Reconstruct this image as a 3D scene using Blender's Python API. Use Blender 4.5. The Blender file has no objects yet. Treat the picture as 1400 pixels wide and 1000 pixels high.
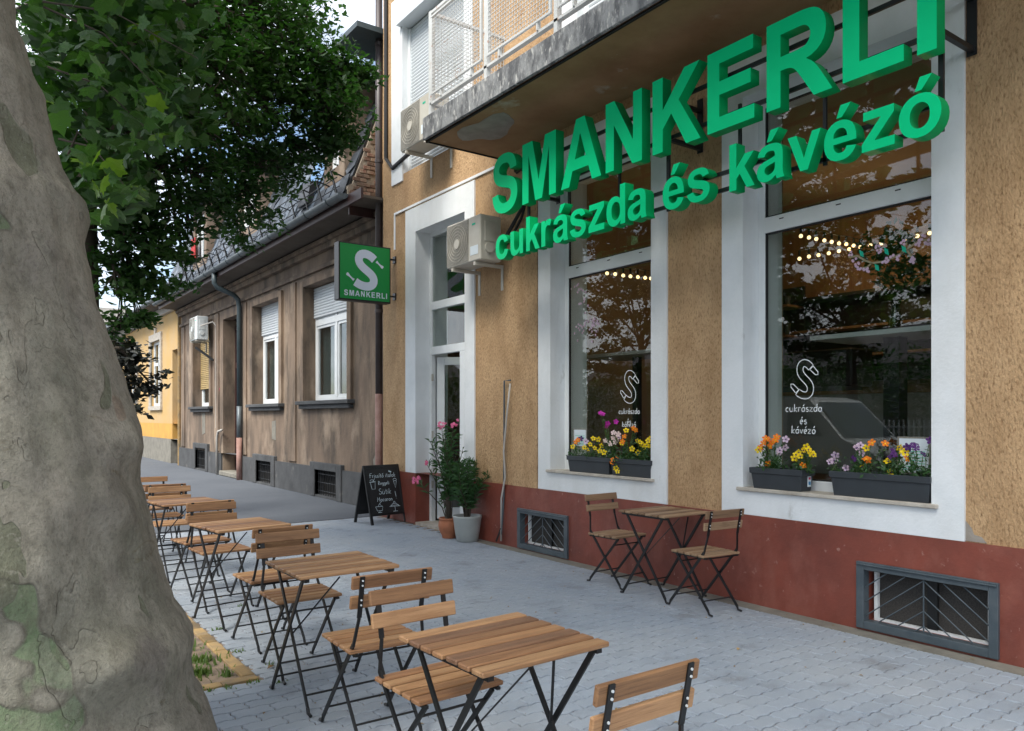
import bpy, bmesh, math, random
import numpy as np
from mathutils import Vector, Matrix
R = math.radians
random.seed(7)
C = bpy.data.collections.new('place'); bpy.context.scene.collection.children.link(C)
sc = bpy.context.scene

# ------------------------------------------------------------------ camera
CAM_H = 1.5; FPX = 1050.0; HY = 570.0
TH = math.atan((700 + 50) / FPX)
cam = bpy.data.cameras.new('camera'); cam_o = bpy.data.objects.new('camera', cam); C.objects.link(cam_o)
cam.sensor_width = 36; cam.lens = 36 * FPX / 1400
cam.shift_y = (HY - 500) / 1400
cam.clip_start = .05; cam.clip_end = 2000
cam_o.location = (0, 0, CAM_H); cam_o.rotation_euler = (R(90), 0, -TH)
sc.camera = cam_o
FO = Vector((math.sin(TH), math.cos(TH), 0)); RI = Vector((math.cos(TH), -math.sin(TH), 0)); UP = Vector((0, 0, 1)); O0 = Vector((0, 0, CAM_H))
def ray(u, v): return FO + RI * ((u - 700) / FPX) + UP * ((HY - v) / FPX)
def onz(u, v, z=0): d = ray(u, v); return O0 + d * ((z - CAM_H) / d.z)
def onx(u, v, x): d = ray(u, v); return O0 + d * (x / d.x)
def ony(u, v, y): d = ray(u, v); return O0 + d * (y / d.y)
def at(u, v, dep): return O0 + ray(u, v) * dep

# ------------------------------------------------------------------ world
SUN_EL = 52; SUN_ROT = 250
w = bpy.data.worlds.new('World'); sc.world = w; w.use_nodes = True
nt = w.node_tree; nt.nodes.clear()
N = nt.nodes.new; L = nt.links.new
out = N('ShaderNodeOutputWorld'); bg = N('ShaderNodeBackground'); sky = N('ShaderNodeTexSky')
sky.sky_type = 'NISHITA'; sky.sun_disc = False; sky.sun_elevation = R(SUN_EL); sky.sun_rotation = R(SUN_ROT); sky.air_density = 1.0; sky.dust_density = .6
tc = N('ShaderNodeTexCoord'); mp = N('ShaderNodeMapping'); mp.inputs['Scale'].default_value = (1, 1, 2.2); mp.inputs['Location'].default_value = (.35, .1, .2)
nz = N('ShaderNodeTexNoise'); nz.inputs['Scale'].default_value = 2.1; nz.inputs['Detail'].default_value = 8; nz.inputs['Roughness'].default_value = .58
cr = N('ShaderNodeValToRGB'); cr.color_ramp.elements[0].position = .40; cr.color_ramp.elements[1].position = .56
mx = N('ShaderNodeMixRGB'); mx.inputs[2].default_value = (8.6, 9.0, 9.7, 1)
L(tc.outputs['Generated'], mp.inputs[0]); L(mp.outputs[0], nz.inputs['Vector']); L(nz.outputs['Fac'], cr.inputs[0]); L(cr.outputs[0], mx.inputs[0])
L(sky.outputs[0], mx.inputs[1]); L(mx.outputs[0], bg.inputs[0]); L(bg.outputs[0], out.inputs[0])
bg.inputs[1].default_value = .115
sun = bpy.data.lights.new('sun', 'SUN'); sun.energy = 3.2; sun.angle = R(26); sun.color = (1, .95, .86)
sun_o = bpy.data.objects.new('sun', sun); C.objects.link(sun_o)
az = R(SUN_ROT)
sdir = Vector((math.sin(az) * math.cos(R(SUN_EL)), math.cos(az) * math.cos(R(SUN_EL)), math.sin(R(SUN_EL))))
sun_o.rotation_euler = sdir.to_track_quat('Z', 'Y').to_euler(); sun_o.location = (0, 0, 30)
sc.view_settings.view_transform = 'Standard'; sc.view_settings.look = 'None'; sc.view_settings.gamma = 1
sc.view_settings.use_curve_mapping = False; sc.view_settings.exposure = 0.95

# ------------------------------------------------------------------ materials
MATS = {}
def mat(name, c1, rough=.6, c2=None, ns=4, lo=.35, hi=.65, stretch=(1, 1, 1), bump=0, bs=60, bst=(1, 1, 1), metal=0, rnd=0.0, coord='W',
        c3=None, n3=14, lo3=.55, hi3=.7, st3=(1, 1, 1), spec=.5, transl=0, emit=0, detail=6, c4=None, n4=1, lo4=.5, hi4=.75, st4=(1, 1, .3)):
    m = bpy.data.materials.new(name); m.use_nodes = True; t = m.node_tree; t.nodes.clear()
    N = t.nodes.new; L = t.links.new
    o = N('ShaderNodeOutputMaterial'); b = N('ShaderNodeBsdfPrincipled')
    b.inputs['Roughness'].default_value = rough; b.inputs['Metallic'].default_value = metal; b.inputs['Specular IOR Level'].default_value = spec
    if coord == 'W': src = N('ShaderNodeNewGeometry').outputs['Position']
    else:
        src = N('ShaderNodeTexCoord').outputs['Object']
        oi = N('ShaderNodeObjectInfo'); ml = N('ShaderNodeMath'); ml.operation = 'MULTIPLY'; ml.inputs[1].default_value = 37
        L(oi.outputs['Random'], ml.inputs[0]); va = N('ShaderNodeVectorMath'); va.operation = 'ADD'; L(src, va.inputs[0]); L(ml.outputs[0], va.inputs[1]); src = va.outputs[0]
    def noise(scale, st, det=detail, ro=.6):
        mp = N('ShaderNodeMapping'); mp.inputs['Scale'].default_value = st; L(src, mp.inputs[0])
        n = N('ShaderNodeTexNoise'); n.inputs['Scale'].default_value = scale; n.inputs['Detail'].default_value = det; n.inputs['Roughness'].default_value = ro
        L(mp.outputs[0], n.inputs['Vector']); return n.outputs['Fac']
    def mixc(a, bcol, fac, lo, hi):
        mr = N('ShaderNodeMapRange'); mr.inputs[1].default_value = lo; mr.inputs[2].default_value = hi; L(fac, mr.inputs[0])
        mx = N('ShaderNodeMixRGB'); L(mr.outputs[0], mx.inputs[0])
        if isinstance(a, tuple): mx.inputs[1].default_value = (*a, 1)
        else: L(a, mx.inputs[1])
        mx.inputs[2].default_value = (*bcol, 1); return mx.outputs[0]
    col = c1
    if c2: col = mixc(col, c2, noise(ns, stretch), lo, hi)
    if c3: col = mixc(col, c3, noise(n3, st3), lo3, hi3)
    if c4: col = mixc(col, c4, noise(n4, st4), lo4, hi4)
    if rnd:
        oi = N('ShaderNodeObjectInfo'); mr = N('ShaderNodeMapRange'); mr.inputs[3].default_value = 1 - rnd; mr.inputs[4].default_value = 1 + rnd
        L(oi.outputs['Random'], mr.inputs[0]); hs = N('ShaderNodeHueSaturation'); L(mr.outputs[0], hs.inputs['Value'])
        if isinstance(col, tuple): hs.inputs['Color'].default_value = (*col, 1)
        else: L(col, hs.inputs['Color'])
        col = hs.outputs[0]
    if isinstance(col, tuple): b.inputs['Base Color'].default_value = (*col, 1)
    else: L(col, b.inputs['Base Color'])
    if bump:
        bp = N('ShaderNodeBump'); bp.inputs['Strength'].default_value = 1; bp.inputs['Distance'].default_value = bump
        L(noise(bs, bst, 5), bp.inputs['Height']); L(bp.outputs[0], b.inputs['Normal'])
    if emit: b.inputs['Emission Color'].default_value = (*c1, 1); b.inputs['Emission Strength'].default_value = emit
    if transl:
        tr = N('ShaderNodeBsdfTranslucent'); ms = N('ShaderNodeMixShader'); ms.inputs[0].default_value = transl
        tc_ = (c1[0] * 1.8, c1[1] * 1.9, c1[2] * .8) 
        tr.inputs[0].default_value = (*tc_, 1)
        L(b.outputs[0], ms.inputs[1]); L(tr.outputs[0], ms.inputs[2]); L(ms.outputs[0], o.inputs[0])
    else: L(b.outputs[0], o.inputs[0])
    MATS[name] = m; return m
def glass_mat(name, tint=(.85, .9, .88), f=1.0):
    m = bpy.data.materials.new(name); m.use_nodes = True; t = m.node_tree; t.nodes.clear(); N = t.nodes.new; L = t.links.new
    o = N('ShaderNodeOutputMaterial'); tr = N('ShaderNodeBsdfTransparent'); tr.inputs[0].default_value = (*tint, 1)
    g = N('ShaderNodeBsdfGlossy'); g.inputs['Roughness'].default_value = .005; g.inputs[0].default_value = (1, 1, 1, 1)
    fr = N('ShaderNodeFresnel'); ge = N('ShaderNodeNewGeometry'); im = N('ShaderNodeMapRange'); im.inputs[3].default_value = 1.52; im.inputs[4].default_value = 1 / 1.52; L(ge.outputs['Backfacing'], im.inputs[0]); L(im.outputs[0], fr.inputs[0]); mu = N('ShaderNodeMath'); mu.operation = 'MULTIPLY'; mu.inputs[1].default_value = f; mu.use_clamp = True
    ms = N('ShaderNodeMixShader'); L(fr.outputs[0], mu.inputs[0]); L(mu.outputs[0], ms.inputs[0]); L(tr.outputs[0], ms.inputs[1]); L(g.outputs[0], ms.inputs[2]); L(ms.outputs[0], o.inputs[0])
    MATS[name] = m; return m

m_stucco = mat('cafe_stucco', (.55, .36, .195), .9, (.42, .26, .13), 4.5, .40, .68, stretch=(1, 1, .5), bump=.018, bs=60, bst=(1, 1, .5), c3=(.24, .135, .06), n3=70, lo3=.50, hi3=.72, st3=(1, 1, .45), detail=9, c4=(.36, .215, .11), n4=.9, lo4=.50, hi4=.78, st4=(1, 1, .3))
m_white = mat('white_render', (.78, .81, .83), .75, (.66, .70, .72), 2.2, .45, .75, bump=.003, bs=35, c3=(.42, .42, .40), n3=5, lo3=.66, hi3=.8, st3=(1, 1, .5), c4=(.62, .63, .62), n4=1.3, lo4=.45, hi4=.75, st4=(1, 1, .35))
m_plinth = mat('red_plinth', (.24, .060, .038), .5, (.15, .042, .030), 2.2, .35, .7, bump=.010, bs=7, c3=(.40, .24, .20), n3=17, lo3=.65, hi3=.76, c4=(.27, .095, .068), n4=3.4, lo4=.5, hi4=.75, st4=(1, 1, .6), detail=8)
m_pvc = mat('white_frame', (.76, .79, .80), .35, (.68, .70, .70), 3, .5, .8)
m_sill = mat('stone_sill', (.50, .46, .40), .6, (.36, .32, .27), 9, .4, .65, bump=.002, bs=60)
m_green = mat('green_letter', (.0, .70, .28), .5, (.0, .66, .26), 2, .4, .6, spec=.15)
m_gside = mat('green_letter_return_shaded', (.0, .37, .11), .5, spec=.15)  # yellower return green; weaker light on letter sides painted into its darker tone
m_black = mat('black_metal', (.008, .009, .011), .42, rnd=.2)
m_slatm = mat('black_steel_leg', (.007, .008, .009), .45)
def wood(name, a, b, c, rough=.52):
    return mat(name, a, rough, b, 7, .34, .68, stretch=(.45, 6, 6), bump=.0014, bs=30, bst=(1, 12, 12), rnd=.16, coord='O', c3=c, n3=19, lo3=.54, hi3=.74, st3=(.25, 7, 7), c4=(a[0] * .62, a[1] * .58, a[2] * .55), n4=5, lo4=.58, hi4=.66, st4=(.6, 1.2, 1.2))
m_wood = [wood('acacia_light', (.49, .285, .14), (.31, .16, .072), (.22, .11, .05)), wood('acacia_mid', (.36, .19, .086), (.23, .115, .052), (.15, .07, .032)), wood('acacia_brown', (.33, .17, .08), (.20, .095, .042), (.10, .048, .022)), wood('acacia_dark', (.22, .115, .062), (.13, .066, .036), (.07, .034, .018))]
m_woodw = [wood('weathered_light', (.36, .235, .14), (.25, .155, .085), (.14, .085, .05), .65), wood('weathered_mid', (.28, .17, .095), (.19, .11, .06), (.11, .06, .034), .65), wood('weathered_brown', (.23, .135, .075), (.15, .085, .045), (.09, .05, .028), .65), wood('weathered_pale', (.40, .28, .18), (.28, .18, .11), (.16, .10, .06), .65)]
m_steelgrey = mat('grey_blue_steel', (.055, .075, .090), .5, (.09, .11, .125), 6, .4, .7, bump=.001)
m_mesh = mat('insect_mesh', (.055, .050, .045), .8, (.035, .032, .03), 120, .45, .55)
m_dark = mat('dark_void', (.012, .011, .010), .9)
m_paver = mat('concrete_paver', (.36, .395, .435), .85, (.28, .33, .395), 1.3, .35, .7, bump=.003, bs=130, rnd=.05, c3=(.54, .53, .51), n3=160, lo3=.6, hi3=.72, c4=(.22, .225, .23), n4=2.6, lo4=.57, hi4=.78, st4=(1, 1, 1))
m_joint = mat('joint_sand', (.30, .225, .16), .95, (.17, .13, .10), 12, .4, .6, bump=.004, bs=200)
m_asph = mat('pavement_asphalt', (.105, .118, .138), .9, (.08, .092, .11), .7, .35, .7, bump=.004, bs=160, c3=(.21, .22, .23), n3=220, lo3=.6, hi3=.7)
m_road = mat('road_asphalt', (.06, .062, .065), .9, (.04, .042, .045), 2, bump=.004, bs=160)
m_ground = mat('ground', (.12, .11, .09), .95, (.08, .08, .06), .6)
m_kerb = mat('kerb_stone', (.34, .33, .31), .85, (.24, .23, .22), 7, bump=.003, rnd=.1)
m_bark = None
m_leaf = mat('plane_leaf', (.040, .108, .019), .36, (.028, .080, .024), 5, rnd=.65, transl=.38, coord='O', bump=.01, bs=7, spec=.6)
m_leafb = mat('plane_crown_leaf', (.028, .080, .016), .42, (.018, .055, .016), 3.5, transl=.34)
m_leafy = mat('young_plane_leaf', (.10, .19, .018), .4, (.07, .15, .016), 6, rnd=.2, transl=.45, coord='O')
m_leaf2 = mat('fine_leaf', (.018, .058, .013), .5, (.055, .135, .020), 1.0, .46, .64, transl=.42)
m_leafd = mat('dark_leaf', (.020, .022, .018), .5, (.015, .02, .014), 4, transl=.15)
m_olean = mat('oleander_leaf', (.035, .095, .030), .4, (.05, .12, .04), 10, transl=.25)
m_branch = mat('twig_bark', (.075, .060, .045), .9, (.045, .036, .028), 10, bump=.003)
m_hwall = mat('house_render', (.26, .19, .135), .9, (.155, .11, .08), 1.1, .32, .68, stretch=(1, 1, .5), bump=.008, bs=18, c3=(.085, .066, .05), n3=2.6, lo3=.44, hi3=.66, st3=(1, 1, .3), detail=9, c4=(.32, .245, .18), n4=1.6, lo4=.55, hi4=.70, st4=(1, 1, .6))
m_hplinth = mat('house_plinth', (.085, .088, .092), .85, (.045, .047, .05), 2.4, .3, .7, bump=.006, bs=22, c3=(.20, .19, .175), n3=3, lo3=.62, hi3=.8)
m_hpatch = mat('cement_patch', (.24, .225, .19), .9, (.17, .16, .135), 6, bump=.01, bs=14)
m_yellow = mat('yellow_render', (.50, .35, .18), .9, (.54, .34, .12), 1.2, .35, .7, bump=.004, c3=(.38, .26, .13), n3=2, lo3=.62, hi3=.85, st3=(1, 1, .4))
m_yellow2 = mat('yellow_dado', (.62, .34, .07), .85, (.50, .28, .07), 2)
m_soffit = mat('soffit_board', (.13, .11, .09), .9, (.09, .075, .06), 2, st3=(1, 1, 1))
m_zinc = mat('zinc_gutter', (.13, .155, .17), .45, (.075, .09, .10), 5, .35, .7, metal=.3)
m_zinc2 = mat('dark_green_pipe', (.035, .055, .062), .5, (.05, .07, .08), 5)
m_rust = mat('rust_pink_pipe', (.36, .22, .19), .7, (.25, .13, .10), 6)
m_brown = mat('brown_downpipe', (.055, .043, .043), .45, (.075, .06, .06), 4)
m_slate = mat('roof_slate', (.075, .095, .12), .5, (.035, .045, .06), 5, rnd=.7, coord='O', bump=.002, c3=(.30, .32, .34), n3=4, lo3=.6, hi3=.75)
m_slateb = mat('blue_roof_foil', (.05, .16, .34), .4, (.08, .22, .42), 6)
m_brick = mat('red_brick', (.17, .085, .06), .9, (.26, .19, .14), 8, .35, .6, rnd=.35, bump=.004, coord='O')
m_mort = mat('old_mortar', (.33, .28, .22), .95, (.22, .18, .14), 7, bump=.01, bs=20)
m_acw = mat('ac_casing', (.52, .50, .44), .45, (.42, .39, .33), 3, .4, .7)
m_acg = mat('ac_grille', (.19, .18, .155), .6, (.24, .23, .20), 60, .45, .55)
m_acw2 = mat('ac_white', (.60, .64, .65), .45)
m_glass = glass_mat('window_glass', (.86, .90, .88), 1.0)
m_glassd = glass_mat('house_glass', (.55, .6, .6), 1.3)
m_conc = mat('balcony_edge_concrete', (.30, .31, .32), .85, (.12, .125, .135), 9, .42, .58, stretch=(1, 1, .4), bump=.008, bs=40, bst=(1, 1, .5), c3=(.56, .56, .55), n3=26, lo3=.55, hi3=.66, st3=(1, 1, .4))
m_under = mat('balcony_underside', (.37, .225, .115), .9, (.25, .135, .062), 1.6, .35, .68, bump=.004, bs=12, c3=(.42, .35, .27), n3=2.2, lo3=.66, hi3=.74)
m_patch = mat('peeled_plaster', (.33, .30, .26), .9, (.26, .23, .20), 8, bump=.004)
m_rail = mat('white_rusty_rail', (.66, .68, .69), .5, (.58, .60, .60), 6, c3=(.36, .15, .06), n3=9, lo3=.62, hi3=.72)
m_shut = mat('roller_shutter', (.60, .64, .67), .45)
m_shuty = mat('yellow_shutter', (.42, .30, .13), .6, (.34, .25, .12), 5, rnd=.1)
m_planter = mat('anthracite_plastic', (.036, .044, .052), .5, (.030, .036, .043), 8)
m_soil = mat('potting_soil', (.035, .022, .014), .95, (.06, .04, .025), 60, bump=.01, bs=90)
m_terra = mat('terracotta', (.42, .15, .07), .7, (.32, .12, .06), 8, bump=.001)
m_pot = mat('grey_glazed_pot', (.36, .38, .37), .35, (.31, .33, .32), 4)
m_board = mat('blackboard', (.010, .011, .012), .6, (.016, .017, .018), 5)
m_chalk = mat('chalk', (.62, .74, .80), .9)
m_sgreen = mat('sign_green', (.0, .25, .045), .5)
m_sface = mat('sign_white', (.62, .68, .80), .6)
m_decal = mat('white_marker', (.82, .86, .88), .8)
m_ydl = mat('yellow_edging_brick', (.44, .29, .12), .85, (.24, .18, .11), 7, bump=.004, rnd=.3, coord='O')
m_bed = mat('dry_soil', (.125, .085, .058), .95, (.075, .052, .036), 10, .35, .65, bump=.02, bs=70, c3=(.28, .21, .15), n3=60, lo3=.6, hi3=.7)
m_grass = mat('weed_green', (.10, .17, .035), .6, (.07, .13, .03), 20, transl=.3)
m_iwood = mat('interior_wood_wall', (.26, .15, .075), .6, (.18, .10, .05), 3, stretch=(4, 4, .5), bump=.001)
m_iwall = mat('interior_plaster', (.34, .25, .16), .85, (.28, .20, .13), 1)
m_ifloor = mat('interior_floor', (.10, .065, .04), .5)
m_igrey = mat('interior_counter', (.32, .33, .32), .6)
m_iblk = mat('interior_black', (.012, .013, .014), .4)
m_iwhite = mat('interior_white', (.80, .82, .80), .5)
m_bulb = mat('lit_bulb', (1, .70, .34), .5, emit=1.5)
m_doorbr = mat('old_brown_door', (.11, .065, .045), .5, (.075, .045, .03), 5, stretch=(4, 4, .6))
m_doordk = mat('dark_red_door', (.055, .022, .020), .5, (.04, .018, .016), 5)
m_curtain = mat('net_curtain', (.55, .56, .54), .9, (.40, .41, .40), 30, stretch=(1, 3, .05))
m_van = mat('van_paint', (.62, .64, .66), .25, spec=.6)
m_vang = mat('vehicle_glass', (.10, .12, .135), .08, spec=.8)
m_tyre = mat('tyre', (.02, .02, .02), .85)
m_opp = mat('opposite_render', (.50, .47, .42), .9, (.42, .39, .35), 1)
m_pink = mat('pink_petal', (.72, .16, .36), .6, transl=.2)
m_orange = mat('orange_petal', (.90, .24, .01), .6, transl=.2)
m_yel = mat('yellow_petal', (.90, .66, .01), .6, transl=.2)
m_purp = mat('dark_purple_petal', (.07, .012, .13), .6)
m_lil = mat('lilac_petal', (.66, .50, .68), .6, transl=.2)
m_mag = mat('magenta_petal', (.55, .02, .42), .6, transl=.2)
m_wpet = mat('pale_petal', (.80, .62, .64), .6, transl=.2)
m_graf = mat('pink_spray_paint', (.55, .06, .14), .8)
m_paper = mat('paper_notice', (.66, .74, .80), .7)
m_teal = mat('teal_decal', (.0, .45, .28), .6)
m_cable = mat('black_cable', (.015, .015, .016), .6)
m_hose = mat('pale_hose', (.42, .40, .37), .6)
m_red = mat('red_cloth', (.45, .02, .02), .7)

def bark_material():
    m = bpy.data.materials.new('plane_bark'); m.use_nodes = True; t = m.node_tree; t.nodes.clear(); N = t.nodes.new; L = t.links.new
    o = N('ShaderNodeOutputMaterial'); b = N('ShaderNodeBsdfPrincipled'); b.inputs['Roughness'].default_value = .85; b.inputs['Specular IOR Level'].default_value = .25
    g = N('ShaderNodeNewGeometry')
    def noise(s, det=6, st=(1, 1, 1), ro=.6, dist=0):
        mp = N('ShaderNodeMapping'); mp.inputs['Scale'].default_value = st; L(g.outputs['Position'], mp.inputs[0])
        n = N('ShaderNodeTexNoise'); n.inputs['Scale'].default_value = s; n.inputs['Detail'].default_value = det; n.inputs['Roughness'].default_value = ro; n.inputs['Distortion'].default_value = dist
        L(mp.outputs[0], n.inputs['Vector']); return n.outputs['Fac']
    def mr(f, a, c):
        n = N('ShaderNodeMapRange'); n.inputs[1].default_value = a; n.inputs[2].default_value = c; L(f, n.inputs[0]); return n.outputs[0]
    def mix(f, a, c):
        n = N('ShaderNodeMixRGB'); L(f, n.inputs[0])
        for i, q in ((1, a), (2, c)):
            if isinstance(q, tuple): n.inputs[i].default_value = (*q, 1)
            else: L(q, n.inputs[i])
        return n.outputs[0]
    def math_(op, a, c):
        n = N('ShaderNodeMath'); n.operation = op
        for i, q in ((0, a), (1, c)):
            if isinstance(q, (int, float)): n.inputs[i].default_value = q
            else: L(q, n.inputs[i])
        return n.outputs[0]
    big = noise(1.6, 5, (1, 1, .7), dist=.4)
    col = mix(mr(big, .40, .60), (.335, .305, .25), (.24, .23, .18))
    col = mix(mr(noise(4.5, 7, (1, 1, .6)), .47, .66), col, (.40, .37, .30)); col = mix(mr(noise(2.6, 5, (1, 1, .8)), .56, .68), col, (.26, .235, .20))
    # shed patches: crisp-edged olive and green plates, most of them low on the trunk
    sx = N('ShaderNodeSeparateXYZ'); L(g.outputs['Position'], sx.inputs[0])
    low = mr(sx.outputs[2], 1.25, .35)
    gc0 = at(10, 985, 2.45); vd = N('ShaderNodeVectorMath'); vd.operation = 'DISTANCE'; L(g.outputs['Position'], vd.inputs[0]); vd.inputs[1].default_value = tuple(gc0)
    spot = mr(vd.outputs['Value'], .55, .20)
    gp = math_('ADD', noise(1.35, 3, (1, 1, .8), .5, .6), math_('ADD', -.075, math_('MULTIPLY', spot, .34)))
    gm = mr(gp, .645, .652)
    col = mix(gm, col, mix(mr(noise(7, 6), .4, .6), (.165, .225, .125), (.24, .28, .175)))
    pp = noise(3.1, 3, (1, 1, .55), .5, .8); pm = mr(pp, .635, .642)
    col = mix(pm, col, (.195, .20, .14))
    qm = mr(noise(3.7, 2, (1.4, 1.4, .35), .5, .3), .735, .75); col = mix(math_('MULTIPLY', qm, .5), col, (.29, .19, .13))
    fk = noise(5.2, 3, (1, 1, .6), .5, 1.0); fm = mr(fk, .60, .606); col = mix(math_('MULTIPLY', fm, .35), col, (.30, .29, .235))
    fe = math_('SUBTRACT', mr(fk, .585, .602), fm); col = mix(math_('MULTIPLY', fe, .35), col, (.13, .115, .09))
    edge = math_('SUBTRACT', mr(gp, .636, .648), gm); col = mix(math_('MULTIPLY', mr(edge, 0, 1), .8), col, (.12, .11, .085))
    st = mr(noise(5, 4, (.5, .5, 1.6), .6, 1.2), .66, .72); col = mix(math_('MULTIPLY', st, .55), col, (.16, .125, .055))
    fine = noise(85, 6, (1, 1, .8), .75); col = mix(math_('MULTIPLY', mr(fine, .48, .70), .5), col, (.085, .075, .06))
    med = noise(22, 5, (1, 1, .7)); col = mix(math_('MULTIPLY', mr(med, .48, .70), .5), col, (.105, .095, .07)); col = mix(math_('MULTIPLY', mr(noise(48, 4), .58, .70), .5), col, (.36, .34, .28))
    L(col, b.inputs['Base Color'])
    h = math_('ADD', math_('MULTIPLY', fine, .8), math_('ADD', math_('MULTIPLY', noise(17, 6), 1.3), math_('MULTIPLY', math_('ADD', math_('ADD', gm, fm), pm), -.5)))
    bp = N('ShaderNodeBump'); bp.inputs['Distance'].default_value = .014; bp.inputs['Strength'].default_value = 1; L(h, bp.inputs['Height']); L(bp.outputs[0], b.inputs['Normal'])
    L(b.outputs[0], o.inputs[0]); return m
m_bark = bark_material()

# ------------------------------------------------------------------ mesh helpers
class MB:
    def __init__(s): s.v = []; s.f = []
    def add(s, vs, fs):
        n = len(s.v); s.v += [tuple(p) for p in vs]; s.f += [tuple(n + i for i in f) for f in fs]; return s
    def box(s, x0, x1, y0, y1, z0, z1, M=None):
        vs = [Vector((x, y, z)) for x in (x0, x1) for y in (y0, y1) for z in (z0, z1)]
        if M: vs = [M @ p for p in vs]
        return s.add(vs, [(0, 1, 3, 2), (4, 6, 7, 5), (0, 4, 5, 1), (2, 3, 7, 6), (0, 2, 6, 4), (1, 5, 7, 3)])
    def quad(s, a, b, c, d): return s.add([a, b, c, d], [(0, 1, 2, 3)])
    def tube(s, pts, r, n=8, cap=True):
        pts = [Vector(p) for p in pts]; rs = r if isinstance(r, (list, tuple)) else [r] * len(pts); vs = []; fs = []
        pv = None
        for i, p in enumerate(pts):
            d = (pts[min(i + 1, len(pts) - 1)] - pts[max(i - 1, 0)]).normalized()
            if pv is None: a = d.orthogonal().normalized()
            else:
                a = (pv - d * pv.dot(d))
                a = a.normalized() if a.length > 1e-6 else d.orthogonal().normalized()
            pv = a; b = d.cross(a)
            for k in range(n):
                t = 2 * math.pi * k / n; vs.append(p + (a * math.cos(t) + b * math.sin(t)) * rs[i])
        for i in range(len(pts) - 1):
            for k in range(n): fs.append((i * n + k, i * n + (k + 1) % n, (i + 1) * n + (k + 1) % n, (i + 1) * n + k))
        if cap: fs.append(tuple(range(n - 1, -1, -1))); fs.append(tuple((len(pts) - 1) * n + k for k in range(n)))
        return s.add(vs, fs)
    def bar(s, p, q, w, t, up=Vector((0, 0, 1))):
        p = Vector(p); q = Vector(q); d = (q - p).normalized(); a = d.cross(up)
        if a.length < 1e-4: a = d.cross(Vector((1, 0, 0)))
        a.normalize(); b = a.cross(d).normalized()
        vs = [e + a * (w / 2 * i) + b * (t / 2 * j) for e in (p, q) for i, j in ((-1, -1), (1, -1), (1, 1), (-1, 1))]
        return s.add(vs, [(3, 2, 1, 0), (4, 5, 6, 7), (0, 1, 5, 4), (1, 2, 6, 5), (2, 3, 7, 6), (3, 0, 4, 7)])
    def lathe(s, prof, c=(0, 0, 0), n=24):
        vs = []; fs = []
        for r, z in prof:
            for k in range(n): t = 2 * math.pi * k / n; vs.append((c[0] + r * math.cos(t), c[1] + r * math.sin(t), c[2] + z))
        for i in range(len(prof) - 1):
            for k in range(n): fs.append((i * n + k, i * n + (k + 1) % n, (i + 1) * n + (k + 1) % n, (i + 1) * n + k))
        return s.add(vs, fs)
    def sphere(s, c, r, n=8, m=5, sq=1):
        vs = [Vector((c[0], c[1], c[2] - r * sq))]; fs = []
        for i in range(1, m):
            ph = -math.pi / 2 + math.pi * i / m
            for k in range(n): t = 2 * math.pi * k / n; vs.append(Vector((c[0] + r * math.cos(ph) * math.cos(t), c[1] + r * math.cos(ph) * math.sin(t), c[2] + r * sq * math.sin(ph))))
        vs.append(Vector((c[0], c[1], c[2] + r * sq)))
        for k in range(n):
            fs.append((0, 1 + (k + 1) % n, 1 + k)); fs.append((len(vs) - 1, 1 + (m - 2) * n + k, 1 + (m - 2) * n + (k + 1) % n))
        for i in range(m - 2):
            for k in range(n): fs.append((1 + i * n + k, 1 + i * n + (k + 1) % n, 1 + (i + 1) * n + (k + 1) % n, 1 + (i + 1) * n + k))
        return s.add(vs, fs)
    def prism(s, pts, d):
        """closed outline of 3D points pushed along vector d"""
        n = len(pts); d = Vector(d); a = [Vector(p) for p in pts]; b = [p + d for p in a]
        return s.add(a + b, [tuple(range(n - 1, -1, -1)), tuple(range(n, 2 * n))] + [(i, (i + 1) % n, n + (i + 1) % n, n + i) for i in range(n)])
    def mesh(s, name, m, bevel=0, smooth=False, seg=1):
        me = bpy.data.meshes.new(name); me.from_pydata(s.v, [], s.f)
        bm = bmesh.new(); bm.from_mesh(me); bmesh.ops.recalc_face_normals(bm, faces=bm.faces)
        if bevel: bmesh.ops.bevel(bm, geom=list(bm.edges), offset=bevel, segments=seg, affect='EDGES', profile=.5, clamp_overlap=True)
        bm.to_mesh(me); bm.free(); me.materials.append(m)
        if smooth: me.polygons.foreach_set('use_smooth', [True] * len(me.polygons))
        return me
def link(name, me, parent=None, loc=None, rot=None):
    o = bpy.data.objects.new(name, me); C.objects.link(o)
    if parent: o.parent = parent
    if loc is not None: o.location = loc
    if rot is not None: o.rotation_euler = rot
    return o
def obj(name, mb, m, parent=None, bevel=0, smooth=False, loc=None, rot=None, seg=1):
    return link(name, mb.mesh(name, m, bevel, smooth, seg), parent, loc, rot)
def tag(o, label=None, cat=None, group=None, kind=None):
    if label: o['label'] = label
    if cat: o['category'] = cat
    if group: o['group'] = group
    if kind: o['kind'] = kind
    return o
def thing(name, label, cat, loc=(0, 0, 0), rz=0, group=None):
    o = bpy.data.objects.new(name, None); C.objects.link(o); o.location = loc; o.rotation_euler = (0, 0, rz); o.empty_display_size = .1
    return tag(o, label, cat, group)
def dup(root, loc, rz, label=None, group=None):
    r = root.copy(); C.objects.link(r); r.location = loc; r.rotation_euler = (0, 0, rz)
    if label: r['label'] = label
    if group: r['group'] = group
    for ch in root.children:
        c = ch.copy(); C.objects.link(c); c.parent = r
        for g in ch.children: d = g.copy(); C.objects.link(d); d.parent = c
    return r
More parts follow.
